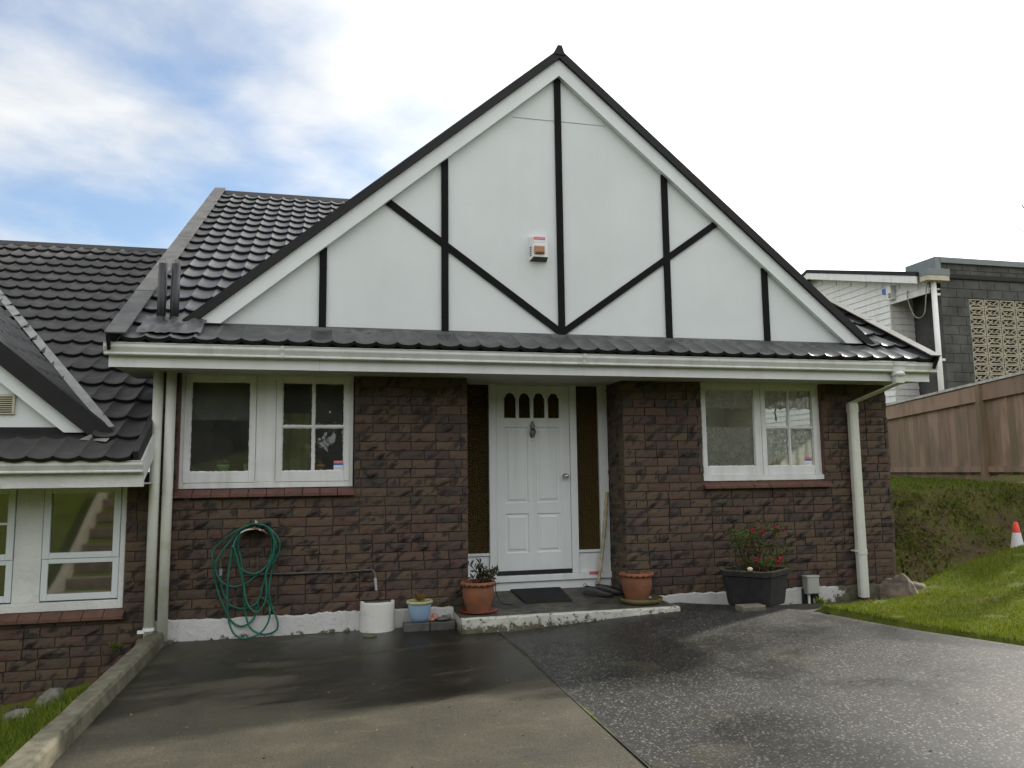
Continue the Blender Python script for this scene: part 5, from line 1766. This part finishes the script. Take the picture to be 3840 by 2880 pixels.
# ------------------------------------------------------------------ behind the glass
def drape(name, x0, x1, z0, z1, y, amp, freq, mat, label, cat, scallop=0.0):
    mb = MB()
    n, m = 60, 6
    for j in range(m + 1):
        for i in range(n + 1):
            x = x0 + (x1 - x0) * i / n
            zb = z0 + scallop * abs(math.sin((x - x0) * 26))
            mb.v.append((x, y + amp * math.sin(x * freq) * (1 + .2 * j / m), zb + (z1 - zb) * j / m))
    for j in range(m):
        for i in range(n):
            a = j * (n + 1) + i
            mb.f.append((a, a + 1, a + n + 2, a + n + 1))
    return tag(mb.o(name, mat, None, True), label, cat)
drape('curtain', -.40, -.13, 1.20, 2.02, .42, .018, 48, 'curtain_green', 'yellow-green star-printed curtain inside the left window', 'curtain')
tag(MB().box(-1.2, -.62, .13, .134, 1.93, 2.33).o('reflection_panel', 'room_dark'), 'grey panel added for the lighter reflected upper part of the plain left light', 'blind')  # grey sheet added in place of a reflected lighter patch
drape('lace_valance', 3.90, 4.53, 2.06, 2.31, .088, .004, 70, 'lace', 'lace valance across the plain light of the right window', 'curtain', .02)
drape('lace_valance', 4.60, 5.24, 2.06, 2.31, .088, .004, 70, 'lace', 'lace valance across the four-pane light of the right window', 'curtain', .02)
drape('lace_curtain', 3.90, 4.53, 1.44, 1.87, .088, .006, 55, 'lace', 'lower lace curtain in the plain light of the right window', 'curtain', .012)
drape('lace_curtain', 4.60, 5.24, 1.44, 1.87, .088, .006, 55, 'lace', 'lower lace curtain in the four-pane light of the right window', 'curtain', .012)
def small_pot(c, r, h, mat, label, leafm, seed, flower=None):
    t = thing('window_pot', label, 'pot', c)
    MB().lathe([(r * .72, 0), (r * .92, h * .7), (r * 1.06, h * .7), (r * 1.08, h), (r * .9, h), (r * .88, h * .8), (0, h * .8)], c, 20, close=False).o('pot', mat, t, True)
    r_ = np.random.default_rng(seed)
    n = 60
    pts = np.array(c) + np.stack([r_.normal(0, r * .3, n), r_.normal(0, r * .3, n), h * .85 + r_.uniform(0, .03, n)], 1)
    leaves('leaf', pts, np.stack([r_.normal(0, .7, n), r_.normal(0, .5, n), np.ones(n)], 1), r_.uniform(.02, .05, n), leafm, t, .5, seed)
small_pot((-.893, .135, 1.436), .052, .085, 'pot_green', 'lime green pot with a small plant on the left window sill', 'leaf_green', 81)
small_pot((-.035, .135, 1.436), .048, .080, 'pot_orange', 'orange pot with a small plant behind the four-pane light', 'leaf_green', 82)
tag(MB().tube([(-.70, .15, 1.436), (-.70, .15, 1.50), (-.70, .15, 1.53)], [.012, .016, .022], 8).o('ornament', 'cream_glaze'), 'little yellow ornament in the corner of the plain left light', 'ornament')
def bell(c, r, h, mat, label):
    return tag(MB().lathe([(r, 0), (r * .95, h * .25), (r * .7, h * .55), (r * .3, h * .8), (r * .16, h * .9), (r * .22, h), (0, h * 1.05)], c, 16, close=False).o('ornament', mat, None, True), label, 'ornament')
bell((4.01, .13, 1.436), .036, .075, 'teal_glaze', 'teal bell-shaped ornament on the right window sill')
bell((4.13, .13, 1.436), .024, .075, 'navy_glaze', 'navy blue bell-shaped ornament on the right window sill')
bell((4.33, .13, 1.436), .038, .078, 'cream_glaze', 'cream bell-shaped ornament on the right window sill')
tag(MB().box(4.22, 4.44, .138, .141, 1.436, 1.545).o('card', 'sticker_white'), 'white card propped on the right window sill', 'card')
for i, (x, h, lab) in enumerate(((4.68, .045, 'small red star ornament left on the four-pane sill'), (4.735, .055, 'middle red star ornament on the four-pane sill'), (4.80, .085, 'largest red star ornament on the four-pane sill'))):
    mb = MB()
    pl = []
    for k in range(10):
        a = math.pi / 2 + k * math.pi / 5
        rr2 = h * (.62 if k % 2 == 0 else .28)
        pl.append((x + rr2 * math.cos(a), 1.437 + h * .5 + rr2 * math.sin(a)))
    tag(mb.prism(pl[::-1], .112, .128).o('ornament', 'chili_red'), lab, 'ornament')
pebble('driftwood', (5.03, .14, 1.46), .06, (1.3, .5, .45), 'rock_grey', 'mossy piece of driftwood on the four-pane sill', 'driftwood', 12)
t = thing('chili_string', 'hanging string of red chillies in the four-pane light', 'ornament', (4.80, .12, 2.0))
MB().tube([(4.80, .12, 2.285), (4.80, .12, 1.95)], .0015, 4).o('cord', 'cable_black', t)
r_ = random.Random(4)
for i in range(18):
    z = 2.17 - i * .012
    a = r_.uniform(0, 6.28)
    e = (4.80 + .024 * math.cos(a), .12 + .014 * math.sin(a), z - .035)
    MB().tube([(4.80, .12, z), ((4.80 + e[0]) / 2 + .004, .12, z - .012), e], [.003, .005, .001], 5).o('chilli', 'chili_red', t)
MB().sphere((4.80, .12, 2.20), .008, 8, 5).o('bead', 'teal_glaze', t)
for x, lab in ((3.6, 'left framed picture on the wall inside the right room'), (3.95, 'right framed picture on the wall inside the right room')):
    t = thing('picture', lab, 'picture', (x, 3.34, 1.9))
    MB().cbox(x - .09, x + .09, 3.335, 3.357, 1.74, 2.06).o('frame', 'frame_dark', t)
    MB().box(x - .065, x + .065, 3.331, 3.334, 1.77, 2.03).o('print', 'room_light', t)

# ------------------------------------------------------------------ fence
F0, F1 = np.array([10.55, 2.25]), np.array([11.45, 6.55])
FD = (F1 - F0) / np.linalg.norm(F1 - F0)
FL_ = float(np.linalg.norm(F1 - F0))
FN = np.array([-FD[1], FD[0]])                 # towards the house
if FN[0] > 0:
    FN = -FN
def fpt(t, off, z):
    p = F0 + FD * t + FN * off
    return (float(p[0]), float(p[1]), float(z))
def fbox(mb, t0, t1, o0, o1, z0a, z1a, z0b=None, z1b=None):
    z0b = z0a if z0b is None else z0b
    z1b = z1a if z1b is None else z1b
    v = [fpt(t0, o0, z0a), fpt(t1, o0, z0b), fpt(t1, o1, z0b), fpt(t0, o1, z0a), fpt(t0, o0, z1a), fpt(t1, o0, z1b), fpt(t1, o1, z1b), fpt(t0, o1, z1a)]
    return mb.add(v, [(0, 3, 2, 1), (4, 5, 6, 7), (0, 1, 5, 4), (1, 2, 6, 5), (2, 3, 7, 6), (3, 0, 4, 7)])
def ftop(t):
    return 2.80 - .035 * (t - 1.0)
fence = thing('timber_fence', 'brown stained paling fence with a pale capping, on top of the bank', 'fence', fpt(FL_ / 2, 0, 1.2))
rf_ = random.Random(14)
t = -1.6
while t < FL_ - .02:
    w = rf_.uniform(.155, .185)
    gap = .018 if abs(t - .35) < .09 else .004
    zb = 1.20 + rf_.uniform(-.02, .05) + .012 * (FL_ - t)
    fbox(MB(), t, t + w, -.012 + rf_.uniform(-.004, .004), .008, zb, ftop(t) - .01, zb, ftop(t + w) - .01).o('paling', 'fence_brown', fence)
    t += w + gap
for a, b in ((-1.6, 1.02), (1.14, FL_)):
    for lo, hi in ((1.325, 1.425), (None, None)):
        mb = MB()
        if lo:
            fbox(mb, a, b, .009, .055, lo, hi)
        else:
            fbox(mb, a, b, .009, .055, ftop(a) - .28, ftop(a) - .02, ftop(b) - .28, ftop(b) - .02)
        mb.o('rail', 'fence_brown', fence)
for t in (-1.5, 1.08, FL_ - .05):
    fbox(MB(), t - .055, t + .055, .009, .105, 1.0, ftop(t) - .02).o('post', 'fence_brown', fence)
fbox(MB(), -1.6, FL_, -.04, .075, ftop(-1.6), ftop(-1.6) + .045, ftop(FL_), ftop(FL_) + .045).o('capping', 'cap_white', fence)

# traffic cone
cb = (8.14, .36, float(height(8.14, .36)))
t = thing('traffic_cone', 'red and white traffic cone behind the lawn, at the right edge', 'cone', cb)
zc = cb[2]
MB().box(cb[0] - .13, cb[0] + .13, cb[1] - .13, cb[1] + .13, zc - .01, zc + .025).o('base', 'cone_red', t)
Ht = .745 - zc
def cr_(q):
    return .10 + (.024 - .10) * q
MB().lathe([(cr_(0), zc + .02 - zc), (cr_(.34), Ht * .34)], (cb[0], cb[1], zc), 20, close=False).o('skirt', 'cone_red', t, True)
MB().lathe([(cr_(.34) + .001, Ht * .34), (cr_(.74) + .001, Ht * .74)], (cb[0], cb[1], zc), 20, close=False).o('sleeve', 'cone_white', t, True)
MB().lathe([(cr_(.74), Ht * .74), (cr_(1), Ht), (cr_(1) * .7, Ht + .004), (0, Ht)], (cb[0], cb[1], zc), 20, close=False).o('tip', 'cone_red', t, True)

# ------------------------------------------------------------------ neighbouring weatherboard house
NX = 12.3
nb = thing('weatherboard_house', 'white weatherboard house with a low dark roof, behind the fence', 'house', (13.5, 8, 1.4))
YN, YC, YA, YF = 5.98, 7.13, 9.67, 13.0
ZA = 6.42
def roofz(y):
    return ZA - (YA - y) * .275 if y < YA else ZA - (y - YA) * .32
BH = .146
z = 1.4
while z < ZA:
    z1 = z + BH
    ys0 = YC if z1 < 5.16 else YN
    # clip the ends under the rake
    y_lo, y_hi = ys0, YF
    if z1 > roofz(y_lo) - .14:
        y_lo = max(y_lo, YA - (ZA - .14 - z1) / .275)
    if z1 > roofz(y_hi) - .14:
        y_hi = min(y_hi, YA + (ZA - .14 - z1) / .32)
    if y_hi - y_lo > .1:
        v = [(NX - .022, y_lo, z), (NX - .022, y_hi, z), (NX - .004, y_hi, z1), (NX - .004, y_lo, z1), (NX + .02, y_lo, z), (NX + .02, y_hi, z), (NX + .02, y_hi, z1), (NX + .02, y_lo, z1)]
        MB().add(v, [(0, 3, 2, 1), (0, 1, 5, 4), (1, 2, 6, 5), (3, 0, 4, 7), (2, 3, 7, 6)]).o('weatherboard', 'board_white', nb)
    if z1 < 5.3:
        v = [(NX + .001, YC - .022, z), (12.9, YC - .022, z), (12.9, YC - .004, z1), (NX + .001, YC - .004, z1), (NX + .001, YC + .02, z), (12.9, YC + .02, z), (12.9, YC + .02, z1), (NX + .001, YC + .02, z1)]
        MB().add(v, [(0, 1, 2, 3), (0, 4, 5, 1), (3, 2, 6, 7), (0, 3, 7, 4)]).o('weatherboard', 'board_white', nb)
    z = z1
gpoly = [(YN, 5.16), (YN, roofz(YN) - .02), (YA, ZA - .02), (YF, roofz(YF) - .02), (YF, 1.4), (YC + .03, 1.4), (YC + .03, 5.16)]
mb = MB()
n_ = len(gpoly)
mb.add([(NX - .002, y, z) for y, z in gpoly] + [(NX + .03, y, z) for y, z in gpoly], [tuple(range(n_)), tuple(range(2 * n_ - 1, n_ - 1, -1))] + [(i, i + n_, (i + 1) % n_ + n_, (i + 1) % n_) for i in range(n_)])
mb.o('gable_lining', 'board_white', nb)
def nslab(y0_, y1_, x0_, x1_, dz0, dz1, name, mat):
    za, zb = roofz(y0_), roofz(y1_)
    v = [(x0_, y0_, za + dz0), (x1_, y0_, za + dz0), (x1_, y1_, zb + dz0), (x0_, y1_, zb + dz0), (x0_, y0_, za + dz1), (x1_, y0_, za + dz1), (x1_, y1_, zb + dz1), (x0_, y1_, zb + dz1)]
    MB().add(v, [(0, 3, 2, 1), (4, 5, 6, 7), (0, 1, 5, 4), (1, 2, 6, 5), (2, 3, 7, 6), (3, 0, 4, 7)]).o(name, mat, nb)
nslab(YN - .02, YA, NX - .30, 16.5, .0, .09, 'roof', 'roof_edge')
nslab(YA, YF, NX - .30, 16.5, .0, .09, 'roof', 'roof_edge')
nslab(YN, YA, NX - .29, NX - .265, -.16, .0, 'barge_board', 'board_white')
nslab(YA, YF, NX - .29, NX - .265, -.16, .0, 'barge_board', 'board_white')
nslab(YN, YA, NX - .26, NX - .02, -.03, -.005, 'soffit', 'board_white')
box('porch_soffit', 'board_white', nb, NX, 12.6, YN + .01, YC - .02, 5.14, 5.17)
box('corner_board', 'board_white', nb, NX - .026, NX + .02, YC - .026, YC - .0235, 1.4, 5.15)
# gutter end box and downpipe
box('gutter_end', 'parapet_grey', nb, 12.06, 12.62, 5.72, 5.95, 5.38, 5.52)
box('gutter_end', 'louvre_cream', nb, 12.07, 12.61, 5.73, 5.95, 5.27, 5.378)
ndp = MB().tube([(12.32, 5.86, 5.28), (12.32, 5.86, 1.3)], .055, 10).o('downpipe', 'board_white', nb, True)
for zq in (4.98, 3.60):
    MB().box(12.36, 12.47, 5.85, 5.87, zq, zq + .05).o('bracket', 'board_white', ndp)
# siren box and loose cable on it
t = thing('alarm_siren', 'weathered alarm box with a blue lens on the neighbouring weatherboards', 'alarm', (NX - .05, 7.2, 5.3))
MB().box(NX - .14, NX - .02, 6.92, 7.07, 5.13, 5.44).o('cover', 'siren_white', t)
MB().box(NX - .16, NX - .14, 6.93, 6.99, 5.17, 5.27).o('lens', 'rust', t)
MB().box(NX - .10, NX - .02, 7.10, 7.24, 5.30, 5.42).o('strobe', 'sticker_blue', t)
tag(MB().tube(catmull([(NX - .03, 6.55, 5.23), (NX - .08, 6.5, 5.1), (NX - .1, 6.42, 4.85), (NX - .1, 6.3, 4.62), (NX - .1, 6.15, 4.56), (NX - .1, 6.02, 4.65), (NX - .08, 5.98, 4.95), (NX - .05, 5.93, 5.25), (NX + .1, 5.72, 5.40)], 5), .012, 5).o('cable', 'wire_grey'), 'loose grey cable looping down the neighbouring house', 'cable')

# ------------------------------------------------------------------ block garage with breeze-block screen
gar = thing('block_garage', 'dark concrete-block garage with a cream breeze-block screen, behind the fence', 'garage', (14, 6.2, 1.4))
GY = 6.0
bw = MB()
SC0, SC1, SZ0, SZ1 = 13.32, 15.35, 2.38, 4.985
for a, b, c, d in rects(12.62, 17.5, 1.2, 5.72, [(SC0, SC1, SZ0, SZ1)]):
    bw.box(a, b, GY + .012, GY + .2, c, d)
bw.box(12.62, 12.8, GY + .2, 11, 5.3, 5.72)
bw.box(12.8, 17.5, 9.8, 10.0, 1.2, 5.72)
bw.box(12.93, 13.05, GY + .2, 9.8, 1.2, 5.5)
bw.box(17.4, 17.5, GY + .2, 9.8, 1.2, 5.72)
gw = bw.o('block_wall', 'block_dark', gar)
blk = []
tv = MB().cbox(-.194, .194, 0, .03, -.094, .094, c=.005)
BM = [mesh_of('block', tv.v, tv.f, 'block_dark')]
row = 0
z = 4.985 - .2 * 13
while z < 5.7:
    x = 12.62 + (0 if row % 2 else .2)
    if not row % 2:
        if not (SC0 - .01 < 12.72 < SC1):
            blk.append((BM[0], Matrix.Translation((12.715, GY, z + .1)) @ Matrix.Diagonal((.49, 1, 1, 1))))
    while x < 16.2:
        a, b = x, x + .39
        zz_ = z + .1
        if SZ0 < zz_ < SZ1:
            if a < SC0 < b:
                b = SC0
            if a < SC1 < b:
                a = SC1
        if not (SZ0 < zz_ < SZ1 and SC0 - .001 < (a + b) / 2 < SC1) and b - a > .05:
            blk.append((BM[0], Matrix.Translation(((a + b) / 2, GY + random.uniform(-.003, .003), zz_)) @ Matrix.Diagonal(((b - a) / .39, 1, 1, 1))))
        x += .40
    z += .2
    row += 1
def blk_score(it):
    p = it[1].translation
    u, w, d = proj(p)
    if u > 1.02 or w < 0 or p.z < 2.6:
        return 0
    return 1 / d ** 2
scatter('block', blk, gw, 200, 'blockwork', blk_score)
# screen blocks: square frame, X ribs with a central diamond window
def screen_block():
    mb = MB()
    W, Hh, D = .190, .096, .09
    fr = .022
    mb.box(-W, W, 0, D, -Hh, -Hh + fr)
    mb.box(-W, W, 0, D, Hh - fr, Hh)
    mb.box(-W, -W + fr, .001, D, -Hh + fr, Hh - fr)
    mb.box(W - fr, W, .001, D, -Hh + fr, Hh - fr)
    def rib(x0, z0, x1, z1, w):
        L = math.hypot(x1 - x0, z1 - z0)
        a, b = -(z1 - z0) / L * w, (x1 - x0) / L * w
        mb.prism([(x0 + a, z0 + b), (x0 - a, z0 - b), (x1 - a, z1 - b), (x1 + a, z1 + b)][::-1], .004, D)
    iw, ih = W - fr, Hh - fr
    for sx in (-1, 1):
        rib(sx * iw, ih, sx * .075, .012, .010)
        rib(sx * iw, -ih, sx * .075, -.012, .010)
        rib(sx * .075, .014, 0, .045 if sx < 0 else -.0, .009)
        rib(sx * .075, -.014, 0, -.038, .009)
    rib(-.075, 0, .075, 0, .008)
    return mesh_of('screen_block', mb.v, mb.f, 'screen_cream')
SBm = screen_block()
for r_i in range(13):
    for c_i in range(5):
        o = bpy.data.objects.new('screen_block', SBm)
        col.objects.link(o)
        o.parent = gw
        o.matrix_basis = Matrix.Translation((SC0 + .2 + c_i * .405, GY + .02, SZ1 - .1 - r_i * .2007))
box('parapet_cap', 'parapet_grey', gar, 12.60, 17.5, GY - .06, GY + .25, 5.722, 5.84)
box('parapet_return', 'parapet_grey', gar, 12.48, 12.615, GY - .06, GY + .8, 5.46, 5.84)
box('roof', 'parapet_grey', gar, 12.62, 17.4, GY + .2, 10, 5.55, 5.6)

# ------------------------------------------------------------------ bare tree just beyond the right edge of view
def bare_tree(base, H, seed, label):
    r_ = random.Random(seed)
    t = thing('bare_tree', label, 'tree', base)
    tr = MB()
    def grow(mb, p, d, L, r, depth):
        n = 4
        pts = [p]
        q = Vector(p)
        dd = Vector(d).normalized()
        for i in range(n):
            dd = (dd + Vector((r_.gauss(0, .10), r_.gauss(0, .10), r_.gauss(.05, .06)))).normalized()
            q = q + dd * (L / n)
            pts.append(tuple(q))
        mb.tube(pts, [r * (1 - .45 * i / n) for i in range(n + 1)], 6 if depth < 2 else 4, cap=False)
        if depth < 5:
            k = 3 if depth < 4 else 2
            for _ in range(k):
                az = r_.uniform(0, 6.283)
                sp_ = r_.uniform(.35, .75)
                ax = dd.orthogonal().normalized()
                nd_ = (dd + (Matrix.Rotation(az, 3, dd) @ ax) * sp_).normalized()
                st = Vector(pts[r_.choice((2, 3, 4, 4))])
                grow(mb, tuple(st), nd_, L * r_.uniform(.62, .8), r * .5, depth + 1)
    grow(tr, base, (0, 0, 1), H * .33, .13, 1)
    tr.o('branches', 'bark', t)
bz = float(height(10.6, 1.2))
bare_tree((11.95, 1.0, bz - .1), 7.6, 5, 'bare winter tree standing just past the right edge, one twig tip showing')

# ------------------------------------------------------------------ garden behind the viewer, mirrored in the left windows
sx0, sx1 = -5.25, -3.7
steps = thing('garden_steps', 'timber garden steps up a grass slope, mirrored in the left wing window', 'steps', (-4.5, -10.5, -.4))
for i in range(8):
    y = -9.9 - i * .52
    z = float(height(-4.5, y - .2)) + .07
    box('sleeper', 'wood_sleeper', steps, sx0, sx1, y - .06, y, z - .16, z + .05)
    box('tread', 'gravel_pale', steps, sx0, sx1, y - .52, y - .061, z - .12, z + .035)
sg = MB()
for i in range(9):
    y = -9.8 - i * .52
    z = float(height(-4.5, y - .2)) + .10
    sg.v += [(sx0 - .16, y, z - .4), (sx0 - .16, y, z + .1), (sx0 - .01, y, z + .1), (sx0 - .01, y, z - .4)]
    if i:
        e_ = 4 * i
        sg.f += [(e_ - 4 + k, e_ - 4 + (k + 1) % 4, e_ + (k + 1) % 4, e_ + k) for k in range(4)]
sg.o('stringer', 'gravel_pale', steps)
def reflection_tree(c, rx, ry_, rz_, n, seed, label):
    r_ = np.random.default_rng(seed)
    t = thing('reflection_tree', label, 'tree', c)
    MB().tube([(c[0], c[1], c[2] - .3), (c[0] + .1, c[1], c[2] + rz_ * .8), (c[0], c[1] + .1, c[2] + rz_ * 1.5)], [.18, .12, .05], 7).o('trunk', 'bark', t)
    u = r_.normal(0, 1, (n, 3))
    u /= np.linalg.norm(u, axis=1)[:, None]
    rad = r_.uniform(.35, 1.0, n) ** .5 * (1 + .18 * np.sin(u[:, 0] * 6 + u[:, 2] * 5 + seed))
    pts = np.array([c[0], c[1], c[2] + rz_ * .8]) + u * rad[:, None] * np.array([rx, ry_, rz_])
    leaves('crown', pts, u, r_.uniform(.35, .7, n), 'hedge_leaf', t, .7, seed)
PLACE = ['standing farthest out past the steps', 'standing behind the garden steps', 'beside the head of the steps', 'facing the plain light of the left window', 'facing the four-pane light of the left window', 'facing the front door', 'facing the lace window', 'standing last before the lawn', 'standing out beyond the lawn']
for i, x in enumerate((-12.5, -9.2, -6.0, -2.8, .4, 4.2, 8.2, 12.2, 16.2)):  # unseen trees, added so the window panes mirror something dark
    y = -19 - .6 * (i % 2)
    reflection_tree((x, y, float(height(x, y)) if x < -1.4 else 0.0), 2.7, 1.8, 2.8, 2600, 95 + i, 'unseen dark evergreen added to darken window reflections, ' + PLACE[i])
r_ = np.random.default_rng(131)
n = 14000
pts = np.stack([r_.uniform(-15, 21, n), r_.uniform(-18.6, -17.6, n), r_.uniform(0, 2.1, n)], 1)
pts[:, 2] += np.where(pts[:, 0] < -1.4, height(pts[:, 0], pts[:, 1]), 0)
o = leaves('hedge', pts, r_.normal(0, 1, (n, 3)), r_.uniform(.3, .55, n), 'hedge_leaf', None, .7, 132)  # unseen leaf row, added to close bright gaps in the mirrored panes
tag(o, 'unseen hedge added behind the viewer to darken the window reflections', 'hedge')
